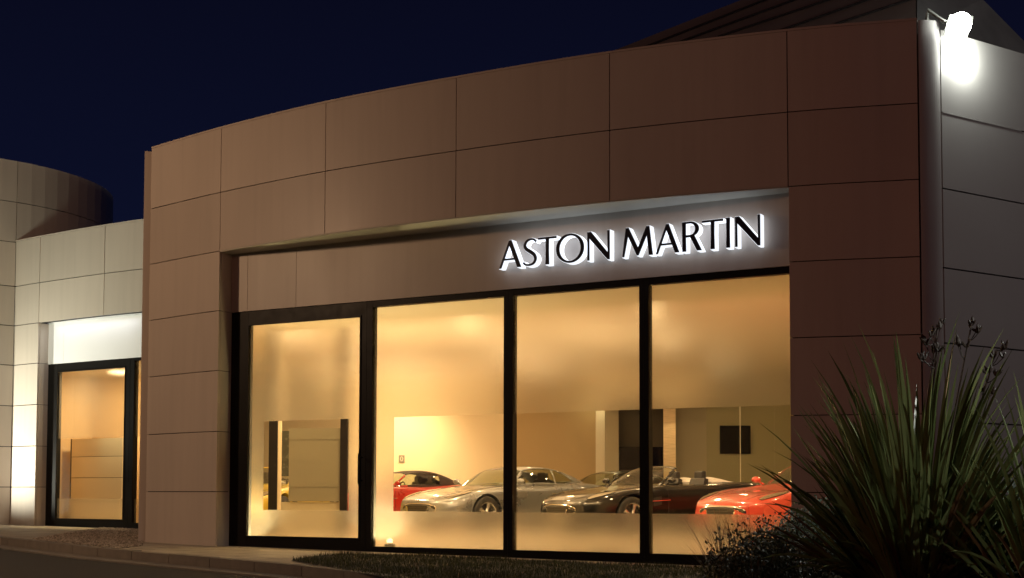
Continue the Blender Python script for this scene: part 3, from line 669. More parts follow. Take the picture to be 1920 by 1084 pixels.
# ------------------------------------------------------------------ writing: outlines drawn stroke by stroke
tk, tn = .135, .078
def ell(cx, cy, rx, ry, a0=0, a1=360, n=40): return [(cx + rx * math.cos(R(a0 + (a1 - a0) * i / n)), cy + ry * math.sin(R(a0 + (a1 - a0) * i / n))) for i in range(n + (0 if a1 - a0 == 360 else 1))]
def glyph(ch, w_):
    t, n = tk, tn
    if ch == 'A':
        LI = lambda y: 1.1 * n + .45 * w_ * y; RI = lambda y: w_ - 1.2 * t - .45 * w_ * y; ys = (w_ - 1.2 * t - 1.1 * n) / (.9 * w_)
        return [[(0, 0), (.45 * w_, 1), (.56 * w_, 1), (w_, 0), (w_ - 1.2 * t, 0), (RI(.28), .28), (LI(.28), .28), (1.1 * n, 0)], [(LI(.35), .35), (RI(.35), .35), (LI(ys), ys)]]
    if ch == 'T': return [[(0, .985), (0, .905), (w_ / 2 - t / 2, .91), (w_ / 2 - t * .46, .5), (w_ / 2 - t * .55, 0), (w_ / 2 + t * .55, 0), (w_ / 2 + t * .46, .5), (w_ / 2 + t / 2, .91), (w_, .905), (w_, .985)]]
    if ch == 'I': return [[(0, 0), (.06 * w_, .5), (0, 1), (w_, 1), (.94 * w_, .5), (w_, 0)]]
    if ch == 'O': return [ell(w_ / 2, .5, w_ / 2, .52), ell(w_ / 2, .5, w_ / 2 - t * 1.0, .52 - n)]
    if ch == 'N': return [[(0, 0), (0, 1), (t * 1.1, 1), (w_ - n * 1.05, .24), (w_ - n * 1.2, 1), (w_, 1), (w_, -.02), (w_ - n * 1.1, -.02), (n, .77), (n * 1.1, 0)]]
    if ch == 'M': return [[(0, 0), (.115 * w_, 1), (.215 * w_, 1), (.515 * w_, .30), (.79 * w_, 1), (.89 * w_, 1), (w_, 0), (w_ - t * 1.08, 0), (.80 * w_, .68), (.535 * w_, .02), (.475 * w_, .02), (.19 * w_, .70), (n * .95, 0)]]
    if ch == 'R':
        o = [(0, 0), (0, 1), (.42 * w_, 1)] + ell(.42 * w_, .745, .44 * w_, .255, 80, -62, 14) + [(w_, 0), (w_ - 1.3 * t, 0), (.40 * w_, .47), (t, .47), (t * 1.05, 0)]
        return [o, [(t, .93), (.40 * w_, .93)] + ell(.40 * w_, .74, .44 * w_ - t * .95, .19, 80, -80, 12) + [(t, .55)]]
    if ch == 'S':
        cl = [(.90, .86), (.72, .945), (.50, .955), (.26, .88), (.16, .745), (.26, .62), (.50, .52), (.76, .40), (.86, .25), (.74, .10), (.48, .045), (.22, .06), (.05, .14)]
        pts = catmull([Vector((x * w_, y)) for x, y in cl], 5); out = []; inn = []
        for i, p in enumerate(pts):
            d = (pts[min(i + 1, len(pts) - 1)] - pts[max(i - 1, 0)]).normalized(); nn = Vector((-d.y, d.x))
            s_ = i / (len(pts) - 1); th = n * .95 + (t * 1.05 - n) * math.exp(-((s_ - .5) / .2) ** 2)
            out.append(p + nn * th / 2); inn.append(p - nn * th / 2)
        return [[tuple(p) for p in out + inn[::-1]]]
def letter_mesh(ch, w_, hgt, depth, grow=0, name='letter'):
    cu = bpy.data.curves.new(name, 'CURVE'); cu.dimensions = '2D'; cu.fill_mode = 'BOTH'; cu.extrude = depth / 2; cu.offset = grow
    for o_ in glyph(ch, w_ / hgt):
        sp = cu.splines.new('POLY'); sp.points.add(len(o_) - 1); sp.use_cyclic_u = True
        for i, (x, y) in enumerate(o_): sp.points[i].co = (x * hgt, y * hgt, 0, 1)
    tmp = bpy.data.objects.new('tmp', cu); col.objects.link(tmp); dg = bpy.context.evaluated_depsgraph_get(); dg.update()
    me = bpy.data.meshes.new_from_object(tmp.evaluated_get(dg)); bpy.data.objects.remove(tmp); me.name = name; return me
SP = WA + nb * -.02
SP3 = (SP.x, SP.y, 0)
def sp(px, py): return on_plane(px, py, SP3, n3)
LD = .105; STAND = .03                                       # letter depth and stand-off
FP = SP - nb * (LD + STAND + .012); FP3 = (FP.x, FP.y, 0)     # plane of the letter faces
def fp(px, py): return on_plane(px, py, FP3, n3)
LET = [('A', 57, 207, 410), ('S', 215, 318, 395), ('T', 322, 446, 384), ('O', 443, 634, 370), ('N', 655, 808, 358), ('M', 893, 1101, 335), ('A', 1119, 1281, 312), ('R', 1300, 1434, 300), ('T', 1435, 1579, 277), ('I', 1598, 1626, 270), ('N', 1659, 1831, 255)]
bl = fp(938, 503.5); br = fp(1424, 460.5); zb_ = (fp(940, 504).z + fp(1380, 463).z) / 2; ztp = (fp(957, 449).z + fp(1381, 407.5).z) / 2
HT = ztp - zb_
sign = thing('illuminated_sign', 'ASTON MARTIN sign of dark raised letters with white glowing edges above the windows', 'sign', (FP.x, FP.y, zb_), math.atan2(dch.y, dch.x))
for ch, a, b, yb in LET:
    ymid = 390 + yb / 3.623 - 28
    sa = (Vector(fp(920 + a / 3.623, ymid).to_2d()) - FP).dot(dch); sb = (Vector(fp(920 + b / 3.623, ymid).to_2d()) - FP).dot(dch)
    L = sb - sa
    me = letter_mesh(ch, L, HT, LD, .004, 'letter'); me.materials.append(M['letterglow'])
    o1 = link('letter', me, sign); o1.rotation_euler = (R(90), 0, 0); o1.location = (sa, .012 + LD / 2, 0)
    me = letter_mesh(ch, L, HT, .012, -.001, 'letter_face'); me.materials.append(M['letterface'])
    o2 = link('letter_face', me, o1); o2.location = (0, 0, LD / 2 + .0065)
# mark on the wall plaque
me = letter_mesh('O', (e1.x - e0.x) * .5, (e1.z - e0.z) * .6, .004, 0, 'mark'); me.materials.append(M['plaquemark'])
o1 = link('mark', me, em); o1.rotation_euler = (R(90), 0, 0); o1.location = ((e1.x - e0.x) * .26, -.003, (e1.z - e0.z) * .2)

# ------------------------------------------------------------------ cars
BODY = [(-.02, .30, .36, .46, .50), (.03, .52, .26, .53, .575), (.12, .70, .19, .585, .625), (.30, .83, .155, .655, .69), (.6, .905, .15, .735, .745), (.95, .938, .16, .80, .785),
        (1.3, .925, .16, .83, .845), (1.65, .908, .16, .855, .905), (2.1, .90, .16, .87, .92), (2.7, .895, .16, .875, .92), (3.2, .915, .16, .905, .94), (3.7, .942, .17, .935, .955),
        (4.1, .915, .19, .915, .935), (4.42, .85, .24, .88, .905), (4.6, .77, .30, .85, .875), (4.68, .68, .36, .82, .845), (4.71, .45, .45, .74, .76)]
XW0, XW1, WR, AR = .97, 3.71, .335, .375
def section(x):
    w_, zb, zs, zc = interp(BODY, x); m_ = .5 * (zb + zs) + .02
    pts = [(0, zb), (.6 * w_, zb), (.90 * w_, zb + .025), (.975 * w_, zb + .13), (w_, m_), (.985 * w_, zs - .12), (.935 * w_, zs - .03), (.82 * w_, zs + .25 * (zc - zs)), (.45 * w_, zc - .004), (0, zc)]
    return catmull([Vector(p) for p in pts], 3)
def body_mesh(cock=None):
    xs = sorted(set([r_[0] for r_ in BODY] + [i * .1 for i in range(0, 48)] + [.015, .06, .09])); bm = bmesh.new(); rings = []
    for x in xs:
        s_ = section(x); ring = [bm.verts.new((x, -p.x, p.y)) for p in s_] + [bm.verts.new((x, p.x, p.y)) for p in s_[1:-1][::-1]]; rings.append(ring)
    n = len(rings[0])
    for a, b in zip(rings[:-1], rings[1:]):
        for i in range(n): bm.faces.new((a[i], a[(i + 1) % n], b[(i + 1) % n], b[i]))
    bm.faces.new(rings[0][::-1]); bm.faces.new(rings[-1])
    bmesh.ops.recalc_face_normals(bm, faces=bm.faces)
    for f in bm.faces: f.smooth = True
    bv = BVHTree.FromBMesh(bm)
    me = bpy.data.meshes.new('body'); bm.to_mesh(me); bm.free(); me.materials.append(M['rubber'])
    cm = MB()
    for x in (XW0, XW1):
        for s_ in (-1, 1):
            k_ = [(x + AR * math.cos(i * math.pi / 18), z) for i in range(36) for z in [WR + .01 + AR * math.sin(i * math.pi / 18)]]
            vs = [(a, s_ * .60, z) for a, z in k_] + [(a, s_ * 1.1, z) for a, z in k_]
            cm.add(vs, [list(range(36))] + [list(range(36, 72))[::-1]] + [[i, 36 + i, 36 + (i + 1) % 36, (i + 1) % 36] for i in range(36)])
    if cock: cm.prism([(1.95, -.62), (2.6, -.68), (3.15, -.66), (3.35, -.5), (3.35, .5), (3.15, .66), (2.6, .68), (1.95, .62)], .38, 1.2)
    ob = link('tmpbody', me); me.materials.clear(); me.materials.append(M['silver'])
    co = cm.build('tmpcut', M['leather'])
    md = ob.modifiers.new('b', 'BOOLEAN'); md.operation = 'DIFFERENCE'; md.solver = 'EXACT'; md.object = co; md.material_mode = 'TRANSFER'
    dg = bpy.context.evaluated_depsgraph_get(); dg.update(); out = bpy.data.meshes.new_from_object(ob.evaluated_get(dg))
    bpy.data.objects.remove(ob); bpy.data.objects.remove(co)
    bm = bmesh.new(); bm.from_mesh(out)
    for e_ in bm.edges:
        if len(e_.link_faces) == 2 and e_.calc_face_angle(0) > R(38): e_.smooth = False
    bm.to_mesh(out); bm.free()
    return out, bv
BODY_ME, BVH = body_mesh(); BODY_CV, _ = body_mesh(True)
def proj_patch(fn, direction, nu, nv, off, thick=.006):
    """grid patch laid onto the body by rays; fn(u,v)->start point"""
    d = Vector(direction).normalized(); mb = MB(); P = []
    for j in range(nv + 1):
        for i in range(nu + 1):
            s_ = Vector(fn(i / nu, j / nv)); h_, n_, _, _ = BVH.ray_cast(s_, d)
            P.append((h_ + n_ * off) if h_ else s_ + d * 1)
    fs = [[j * (nu + 1) + i, j * (nu + 1) + i + 1, (j + 1) * (nu + 1) + i + 1, (j + 1) * (nu + 1) + i] for j in range(nv) for i in range(nu)]
    mb.add(P, fs); return mb
GH = {'coupe': [(1.48, .52, .885), (1.62, .64, .955), (1.8, .70, 1.055), (2.1, .745, 1.195), (2.35, .76, 1.262), (2.65, .765, 1.285), (3.0, .755, 1.268), (3.4, .715, 1.20), (3.8, .63, 1.09), (4.1, .55, .995), (4.35, .45, .915)],
      'soft': [(1.48, .52, .885), (1.62, .64, .955), (1.8, .70, 1.055), (2.1, .745, 1.195), (2.35, .76, 1.255), (2.65, .765, 1.28), (2.95, .75, 1.255), (3.25, .70, 1.18), (3.5, .64, 1.08), (3.75, .56, .95), (3.85, .5, .90)]}
def gpoint(tab, x, v):
    wb, zt = interp(tab, x); h = zt - .80
    prof = [(0, 1, 0), (.2, .985, .30), (.42, .90, .66), (.62, .76, .90), (.8, .45, .985), (1, 0, 1)]
    a, b = interp(prof, v); return Vector((x, wb * a, .80 + h * b))
def greenhouse(kind, root, paintm, roofm):
    tab = GH[kind if kind in GH else 'coupe']; NX, NV = 76, 40; x0, x1 = tab[0][0], tab[-1][0]
    parts = {}
    def cls(x, v):
        vA = min(.60, .60 * (x - 1.50) / .70)                       # A-pillar line
        if x < 2.17:
            if v > vA + .055 + .0: return 'windscreen'
            if v < vA - .035 and v > .19: return 'side_window'
            return 'pillar'
        end = 3.62 if kind != 'soft' else 3.05
        top = .60 - max(0, (x - 2.9)) ** 2 * .62
        if .19 + max(0, x - 3.2) * .3 < v < top and x < end and abs(x - (2.98 if kind != 'soft' else 9)) > .018: return 'side_window'
        if kind == 'soft': return 'rear_window' if 3.28 < x < 3.6 and v > .72 else 'roof'
        if 3.22 < x < 4.12 and v > .66 + (x - 3.22) * .02: return 'rear_window'
        return 'roof'
    for s_ in (-1, 1):
        for i in range(NX):
            for j in range(NV):
                xa, xb = x0 + (x1 - x0) * i / NX, x0 + (x1 - x0) * (i + 1) / NX; va, vb = j / NV, (j + 1) / NV
                k_ = cls((xa + xb) / 2, (va + vb) / 2)
                if kind == 'open' and ((xa + xb) / 2 > 2.22 or k_ == 'side_window'): continue
                key = k_ + ('L' if s_ < 0 else 'R') if k_ in ('side_window', 'pillar') else k_
                q = [gpoint(tab, xa, va), gpoint(tab, xb, va), gpoint(tab, xb, vb), gpoint(tab, xa, vb)]
                parts.setdefault(key, MB()).add([(p.x, s_ * p.y, p.z) for p in q], [[0, 1, 2, 3]])
    names = {'side_windowL': 'side_window', 'side_windowR': 'side_window', 'pillarL': 'pillar', 'pillarR': 'pillar'}
    for key, mb in parts.items():
        nm = names.get(key, key); mt = M['carglass'] if nm in ('windscreen', 'side_window', 'rear_window') else (roofm if nm == 'roof' else paintm)
        me = bpy.data.meshes.new(nm); me.from_pydata(mb.v, [], mb.f); bm = bmesh.new(); bm.from_mesh(me); bmesh.ops.remove_doubles(bm, verts=bm.verts, dist=.0004)
        bmesh.ops.recalc_face_normals(bm, faces=bm.faces)
        if nm in ('roof', 'pillar'):
            r_ = bmesh.ops.extrude_face_region(bm, geom=bm.faces[:])
            for v_ in [g for g in r_['geom'] if isinstance(g, bmesh.types.BMVert)]: v_.co += Vector((0, -.012 if v_.co.y > 0 else .012, -.012))
            bmesh.ops.recalc_face_normals(bm, faces=bm.faces)
        for f in bm.faces: f.smooth = True
        bm.to_mesh(me); bm.free(); me.materials.append(mt); link(nm, me, root)
def wheel(x, s_, root):
    t_ = MB(); prof = [(.215, .0), (.24, -.008), (.31, -.004), (.332, .02), (WR, .06), (WR, .18), (.325, .215), (.23, .225)]; n = 40; vs = []
    for i in range(n):
        a = 2 * math.pi * i / n
        vs += [(r_ * math.cos(a), y, r_ * math.sin(a)) for r_, y in prof]
    k_ = len(prof); t_.add(vs, [[i * k_ + j, i * k_ + j + 1, ((i + 1) % n) * k_ + j + 1, ((i + 1) % n) * k_ + j] for i in range(n) for j in range(k_ - 1)])
    w_ = t_.build('wheel', M['rubber'], root, smooth=True)
    w_.location = (x, s_ * .925, WR); w_.rotation_euler = (0, R(13 * x), 0) if s_ < 0 else (0, 0, math.pi)
    rm = MB(); prof = [(.222, .02), (.236, .004), (.226, -.004), (.208, .008), (.20, .06), (.20, .2)]; vs = []
    for i in range(n):
        a = 2 * math.pi * i / n; vs += [(r_ * math.cos(a), y, r_ * math.sin(a)) for r_, y in prof]
    k_ = len(prof); rm.add(vs, [[i * k_ + j, i * k_ + j + 1, ((i + 1) % n) * k_ + j + 1, ((i + 1) % n) * k_ + j] for i in range(n) for j in range(k_ - 1)])
    for i in range(5):
        a = 2 * math.pi * i / 5 + .3; ca, sa = math.cos(a), math.sin(a)
        sec = [(.03, .032, .010), (.10, .026, .012), (.205, .040, .004)]
        v = []
        for r_, hw, y in sec:
            for (q, dy) in ((-hw, .012), (-hw * .5, -.006), (hw * .5, -.006), (hw, .012), (hw, .04), (-hw, .04)): v.append((r_ * ca - q * sa, y + dy, r_ * sa + q * ca))
        rm.add(v, [[6 * m_ + q, 6 * m_ + (q + 1) % 6, 6 * (m_ + 1) + (q + 1) % 6, 6 * (m_ + 1) + q] for m_ in range(2) for q in range(6)])
    rm.tube([(0, .0, 0), (0, .05, 0)], [.045, .05], 16)
    rm.build('rim', M['rim'], w_, smooth=False)
    br_ = MB().tube([(0, .07, 0), (0, .09, 0)], .185, 24).build('brake_disc', M['leather'], w_)
def make_car(name, label, cat, nose, deg, paintm, kind='coupe', roofm=None, inner='leather', grp='cars parked in the showroom'):
    root = thing(name, label, cat, (nose[0], nose[1], FL), R(deg), grp)
    me = (BODY_CV if kind == 'open' else BODY_ME).copy(); me.materials.clear(); me.materials.append(paintm); me.materials.append(M['leather'])
    link('body', me, root)
    for x in (XW0, XW1):
        for s_ in (-1, 1): wheel(x, s_, root)
    greenhouse(kind, root, paintm, roofm or paintm)
    # grille: wide, narrower toward the bottom, with a bright surround
    def gf(g): return lambda u, v: (-1, (u - .5) * 2 * ((.50 + g) * (1 - .16 * (1 - v) ** 2) * math.sqrt(max(0, 1 - .55 * (2 * v - 1) ** 4 * abs(2 * u - 1) ** 3))), .315 - g + (.20 + 2 * g) * v * (1 - .10 * (2 * u - 1) ** 2))
    proj_patch(gf(.022), (1, 0, 0), 24, 8, .002).build('grille_surround', M['chrome'], root, smooth=True)
    proj_patch(gf(0), (1, 0, 0), 24, 8, .006).build('grille', M['grille'], root, smooth=True)
    mb = MB()
    for k_ in range(5):
        zz = .335 + k_ * .037; pts = []
        for i in range(21):
            y = -.46 + .92 * i / 20; h_, n_, _, _ = BVH.ray_cast(Vector((-1, y, zz)), Vector((1, 0, 0)))
            pts.append(h_ + n_ * .012)
        mb.tube(pts, .0045, 5)
    mb.build('grille_bar', M['grille'], root)
    # lower intake
    proj_patch(lambda u, v: (-1, (u - .5) * 1.3, .20 + .06 * v), (1, 0, 0), 16, 3, .004).build('lower_intake', M['rubber'], root, smooth=True)
    for s_ in (-1, 1):
        # almond headlamp lying along the wing
        def hf(u, v, s_=s_, g=0):
            x = .20 + .50 * u; wv = (.075 + g) * math.sin(math.pi * min(1, max(0, .08 + u * .86))) ** .7
            return (x, s_ * (.645 + .125 * u + (v - .5) * 2 * wv), 2)
        proj_patch(lambda u, v: hf(u, v, g=.010), (0, 0, -1), 16, 6, .003).build('headlight_surround', M['leather'], root, smooth=True)
        hl = proj_patch(hf, (0, 0, -1), 16, 6, .009).build('headlight', M['chrome'], root, smooth=True)
        # side vent with a bright strake, door seam, sill line
        vt = proj_patch(lambda u, v: (1.42 + .20 * u, s_ * 3, .50 + .15 * v + .03 * u), (0, -s_, 0), 4, 3, .004).build('side_vent', M['rubber'], root)
        proj_patch(lambda u, v: (1.40 + .42 * u, s_ * 3, .585 + .014 * v + .02 * u), (0, -s_, 0), 8, 1, .009).build('side_strake', M['chrome'], vt)
        mb = MB()
        def seam(P_):
            pts = []
            for a_, b_ in P_:
                h_, n_, _, _ = BVH.ray_cast(Vector((a_, s_ * 3, b_)), Vector((0, -s_, 0)))
                if h_: pts.append(h_ + n_ * .001)
            mb.tube(pts, .004, 4)
        seam([(1.78, .26 + .05 * k_) for k_ in range(12)]); seam([(1.78 + .1 * k_, .26) for k_ in range(13)]); seam([(2.98 + .05 * math.sin(k_ * .2), .26 + .05 * k_) for k_ in range(13)])
        mb.build('door_seam', M['rubber'], root)
        mb = MB(); y0 = s_ * .86
        el = [(1.82, s_ * .80, .885), (1.80, s_ * .90, .93)]
        mb.tube(el, [.018, .014], 6)
        for (cx, ry) in ((0, 1),):
            v = []; nn = 10
            for i in range(7):
                ph = math.pi * i / 6; rr_ = math.sin(ph)
                for k_ in range(nn):
                    a = 2 * math.pi * k_ / nn; v.append((1.80 + .055 * rr_ * math.cos(a), s_ * (.96 - .10 * math.cos(ph)), .965 + .058 * rr_ * math.sin(a)))
            mb.add(v, [[i * nn + k_, i * nn + (k_ + 1) % nn, (i + 1) * nn + (k_ + 1) % nn, (i + 1) * nn + k_] for i in range(6) for k_ in range(nn)])
        mb.build('mirror', paintm, root, smooth=True)
        mb = proj_patch(lambda u, v: (2.72 + .20 * u, s_ * 3, .715 + .018 * v), (0, -s_, 0), 4, 1, .010); mb.build('door_handle', M['chrome'], root)
        proj_patch(lambda u, v: (6, s_ * (.40 + .30 * u), .66 + .11 * v), (-1, 0, 0), 8, 4, .004).build('tail_light', M['taillight'], root, smooth=True)
        # seats
        sm = M[inner]; mb = MB(); y = s_ * .37
        mb.prism([(2.30, y - .24), (2.78, y - .24), (2.78, y + .24), (2.30, y + .24)], .38, .56)
        mb.add([(2.74, y - .24, .5), (2.90, y - .22, .5), (3.02, y - .20, 1.0), (2.92, y - .20, 1.02), (2.74, y + .24, .5), (2.90, y + .22, .5), (3.02, y + .20, 1.0), (2.92, y + .20, 1.02)],
               [[0, 1, 2, 3], [4, 7, 6, 5], [0, 4, 5, 1], [1, 5, 6, 2], [2, 6, 7, 3], [3, 7, 4, 0]])
        st = mb.build('seat', sm, root, bevel=.02)
        mb = MB().box(2.93, 3.03, y - .12, y + .12, .99, 1.15).build('headrest', M['leather'], st, bevel=.03)
    # bonnet shut lines
    mb = MB()
    for s_ in (-1, 1):
        pts = []
        for k_ in range(15):
            x = .16 + k_ * .10; y = s_ * (.40 + .28 * math.sin(min(1, (x - .1) / 1.5) * 1.5)); h_, n_, _, _ = BVH.ray_cast(Vector((x, y, 3)), Vector((0, 0, -1))); pts.append(h_ + n_ * .0005)
        mb.tube(pts, .004, 4)
    mb.build('bonnet_seam', M['rubber'], root)
    mb = MB().box(1.75, 2.02, -.66, .66, .55, .88); mb.build('dashboard', M['leather'], root, bevel=.03)
    a_ = MB(); v = [(2.16 + .17 * math.cos(i * math.pi / 8) * .35, -.37 + .17 * math.sin(i * math.pi / 8), .83 + .17 * math.cos(i * math.pi / 8)) for i in range(17)]
    a_.tube(v, .014, 6).build('steering_wheel', M['leather'], root)
    # number plate blank at the front
    proj_patch(lambda u, v: (-1, (u - .5) * .46, .235 + .085 * v), (1, 0, 0), 6, 2, .02).build('number_plate', M['plaquemark'], root)
    if kind == 'open':
        mb = MB()      # pale tonneau and cabin trim behind the seats
        for s_ in (-1, 1):
            for i in range(10):
                xa, xb = 3.08 + .55 * i / 10, 3.08 + .55 * (i + 1) / 10
                ha, hb = [.10 * math.sin(min(1, (q - 3.08) / .12) * math.pi / 2) * (1 - ((q - 3.08) / .55) ** 2) for q in (xa, xb)]
                for j in range(8):
                    ya, yb = .08 + .52 * j / 8, .08 + .52 * (j + 1) / 8; g_ = lambda y: math.sin(math.pi * min(1, max(0, (y - .08) / .52))) ** .5
                    mb.add([(xa, s_ * ya, .945 + ha * g_(ya)), (xb, s_ * ya, .945 + hb * g_(ya)), (xb, s_ * yb, .945 + hb * g_(yb)), (xa, s_ * yb, .945 + ha * g_(yb))], [[0, 1, 2, 3]])
        mb.box(3.06, 3.32, -.6, .6, .80, .948)
        mb.build('tonneau_cover', M['cream'], root, smooth=False)
    return root
M['taillight'] = mat('tail_light', (.30, .01, .01), .15, coat=1)
def pos(px, s_): return ((px - 960) / s_, 2489.4 / s_)
make_car('silver_coupe', 'silver coupe parked nose left behind the second and third panes', 'car', (-1.80, 25.5), 43, M['silver'])
make_car('black_convertible', 'open black convertible with pale trim behind the third and fourth panes', 'car', (.80, 23.4), 33, M['black'], 'open')
make_car('red_soft_top_car', 'red car with black fabric roof parked left of the silver coupe', 'car', (-4.72, 31.1), 30, M['red'], 'soft', M['fabric'])
make_car('coral_red_car', 'bright coral red car nose seen at the right end of the window', 'car', (3.27, 20.8), 36, M['red2'])
make_car('dark_green_coupe', 'dark coupe at the back between the silver coupe and the convertible', 'car', (.35, 30.7), 32, M['dark'])
make_car('yellow_convertible', 'yellow open car glimpsed through the glazed door beside the black post', 'car', (-5.34, 24.1), 78, M['yellow'], 'open')

# ------------------------------------------------------------------ plants
def blade(mb, base, az, L, lean, droop, wd, seg=9, mi=0, fold=.35):
    """strap leaf: folded ribbon that widens then tapers to a point"""
    d = Vector((math.cos(az), math.sin(az), 0)); side = Vector((-d.y, d.x, 0)); p = Vector(base); th = lean; vs = []
    for i in range(seg + 1):
        s_ = i / seg; w_ = wd * (.55 + .9 * s_) * (1 - s_ ** 3.2) if i < seg else .001
        up = Vector((-d.x * math.sin(th) * 0, 0, 0)); nrm_ = d * -math.cos(th) + Vector((0, 0, math.sin(th)))
        vs += [p + side * w_ / 2 + nrm_ * w_ * fold, p, p - side * w_ / 2 + nrm_ * w_ * fold]
        p = p + (d * math.sin(th) + Vector((0, 0, math.cos(th)))) * (L / seg); th += droop / seg * (.35 + 1.5 * s_)
    fs = []
    for i in range(seg):
        for k_ in (0, 1): fs.append([3 * i + k_, 3 * i + k_ + 1, 3 * i + 3 + k_ + 1, 3 * i + 3 + k_])
    mb.add(vs, fs, mi)
def flax(name, label, loc, scale, n, seed, rmin=.02):
    rnd = random.Random(seed); root = thing(name, label, 'plant', loc, 0, 'flax plants in the bed'); mb = MB()
    for i in range(n):
        f = rnd.random() ** .8; az = rnd.random() * 2 * math.pi
        lean = .02 + .78 * f + rnd.uniform(-.07, .07); L = scale * (1.98 - .93 * f) * rnd.uniform(.62, 1.08)
        base = (math.cos(az) * (.05 + .2 * f), math.sin(az) * (.05 + .2 * f), 0)
        blade(mb, base, az, L, lean, rnd.uniform(.02, .5) + rnd.choice((0, 0, 0, .4, 1.1)) * f, scale * rnd.uniform(.040, .070), 9, 1 if (f > .75 and rnd.random() < .3) else 0)
    mb.build('leaves', [M['flax'], M['flaxdry']], root, recalc=False)
    return root
FX = at(1722, 1084, 9.6)
fx = flax('flax_plant', 'big spiky flax plant with tall seed stalks in front of the corner', (FX.x, 9.6, -.12), 1.06, 430, 3)
def stalk(root, px0, top, pods, lean=0):
    b = Vector((0, 0, .2)); tpt = at(top[0], top[1], 9.55) - root.location; mid = (b + tpt) / 2 + Vector((lean, 0, .1))
    pts = catmull([b, mid, tpt], 6); o_ = MB().tube(pts, [.012 - .006 * i / (len(pts) - 1) for i in range(len(pts))], 6).build('flower_stalk', M['pod'], root)
    pm = MB(); rnd = random.Random(int(top[0]))
    for (px, py) in pods:
        q = at(px, py, 9.55 + rnd.uniform(-.04, .04)) - root.location
        # joins the nearest stalk point
        near = min(pts, key=lambda s_: (s_ - q).length + (0 if s_.z < q.z else .3)); pm.tube([near, (near + q) / 2 + Vector((0, 0, -.01)), q], .0035, 5)
        for k_ in range(4):
            d = Vector((rnd.uniform(-.5, .5), rnd.uniform(-.3, .3), rnd.uniform(.3, 1))).normalized() * rnd.uniform(.045, .075)
            pm.tube([q, q + d * .25, q + d * .75, q + d], [.003, .010, .009, .002], 6)
    pm.build('seed_pods', M['pod'], o_)
stalk(fx, 1720, (1758, 612), [(1745, 632), (1762, 618), (1737, 648), (1757, 655), (1735, 642), (1768, 608), (1726, 675), (1750, 628)], -.03)
stalk(fx, 1740, (1822, 606), [(1820, 612), (1830, 622), (1800, 650), (1812, 652), (1824, 606), (1795, 645), (1834, 625)], .03)
stalk(fx, 1750, (1868, 656), [(1876, 660), (1862, 672), (1855, 700), (1868, 706), (1848, 700), (1885, 655), (1842, 735), (1860, 740), (1880, 672)], .06)
stalk(fx, 1700, (1757, 660), [(1750, 664), (1760, 660), (1733, 676)], -.02)
F2 = at(1975, 1084, 8.9)
flax('flax_plant', 'paler flax plant cut off by the right edge of the picture', (F2.x, 8.9, -.12), .84, 190, 9)

def leafcloud(mb, rnd, cx, cy, cz, rx, ry, rz, n, sz, mi=0, shell=.35, elong=1.8):
    for i in range(n):
        a = rnd.random() * 2 * math.pi; z = rnd.uniform(-.35, 1); r_ = math.sqrt(max(0, 1 - z * z)); k_ = shell + (1 - shell) * rnd.random() ** .5
        k_ *= 1 + .16 * math.sin(a * 3 + cx * 5) + .12 * math.sin(z * 7 + a * 5)
        p = Vector((cx + rx * r_ * math.cos(a) * k_, cy + ry * r_ * math.sin(a) * k_, cz + rz * z * k_))
        d = Vector((rnd.gauss(0, 1), rnd.gauss(0, 1), rnd.gauss(.3, 1))).normalized(); s_ = d.orthogonal().normalized(); q = d.cross(s_)
        s_ = (s_ * math.cos(a * 9) + q * math.sin(a * 9)); L = sz * rnd.uniform(.6, 1.3) * elong; w_ = sz * rnd.uniform(.35, .6)
        nn = d.cross(s_) * w_ * .25
        mb.add([p, p + d * L * .5 + s_ * w_ + nn, p + d * L, p + d * L * .5 - s_ * w_ + nn], [[0, 1, 2, 3]], mi)
def shrub(name, label, loc, blobs, m, sz, seed, cat='shrub', elong=1.8):
    rnd = random.Random(seed); root = thing(name, label, cat, loc); mb = MB()
    for (dx, dy, dz, rx, ry, rz, n) in blobs: leafcloud(mb, rnd, dx, dy, dz, rx, ry, rz, n, sz, elong=elong)
    mb.build('foliage', m, root, recalc=False)
    tm = MB()
    for (dx, dy, dz, rx, ry, rz, n) in blobs:
        for k_ in range(7):
            a = rnd.random() * 6.28; tm.tube([(dx * .7, dy * .7, 0), (dx + rx * .3 * math.cos(a), dy + ry * .3 * math.sin(a), dz * .7), (dx + rx * .75 * math.cos(a), dy + ry * .75 * math.sin(a), dz + rz * .5)], [.012, .008, .003], 5)
    tm.build('branches', M['twig'], root)
    return root
q = at(1440, 1084, 11.2)
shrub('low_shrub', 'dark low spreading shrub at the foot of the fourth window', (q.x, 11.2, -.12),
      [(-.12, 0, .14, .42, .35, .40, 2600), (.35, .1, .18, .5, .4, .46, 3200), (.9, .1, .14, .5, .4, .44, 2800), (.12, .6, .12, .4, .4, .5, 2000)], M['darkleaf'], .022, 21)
q = at(1545, 1084, 12.3)
shrub('glossy_shrub', 'shrub with glossy pale leaves catching the floodlight left of the flax', (q.x, 12.3, -.1),
      [(0, 0, .42, .40, .35, .36, 2300), (.42, .1, .36, .38, .35, .30, 1800), (-.3, .1, .34, .3, .3, .24, 900)], M['glossleaf'], .022, 22)
q = at(1890, 1084, 11.0)
shrub('glossy_shrub', 'glossy leaved shrub behind the flax near the right edge', (q.x, 11.2, -.1),
      [(0, 0, .52, .45, .35, .45, 2500), (-.45, .1, .40, .35, .35, .36, 1500)], M['glossleaf'], .024, 23)
q = at(1830, 1084, 9.0)
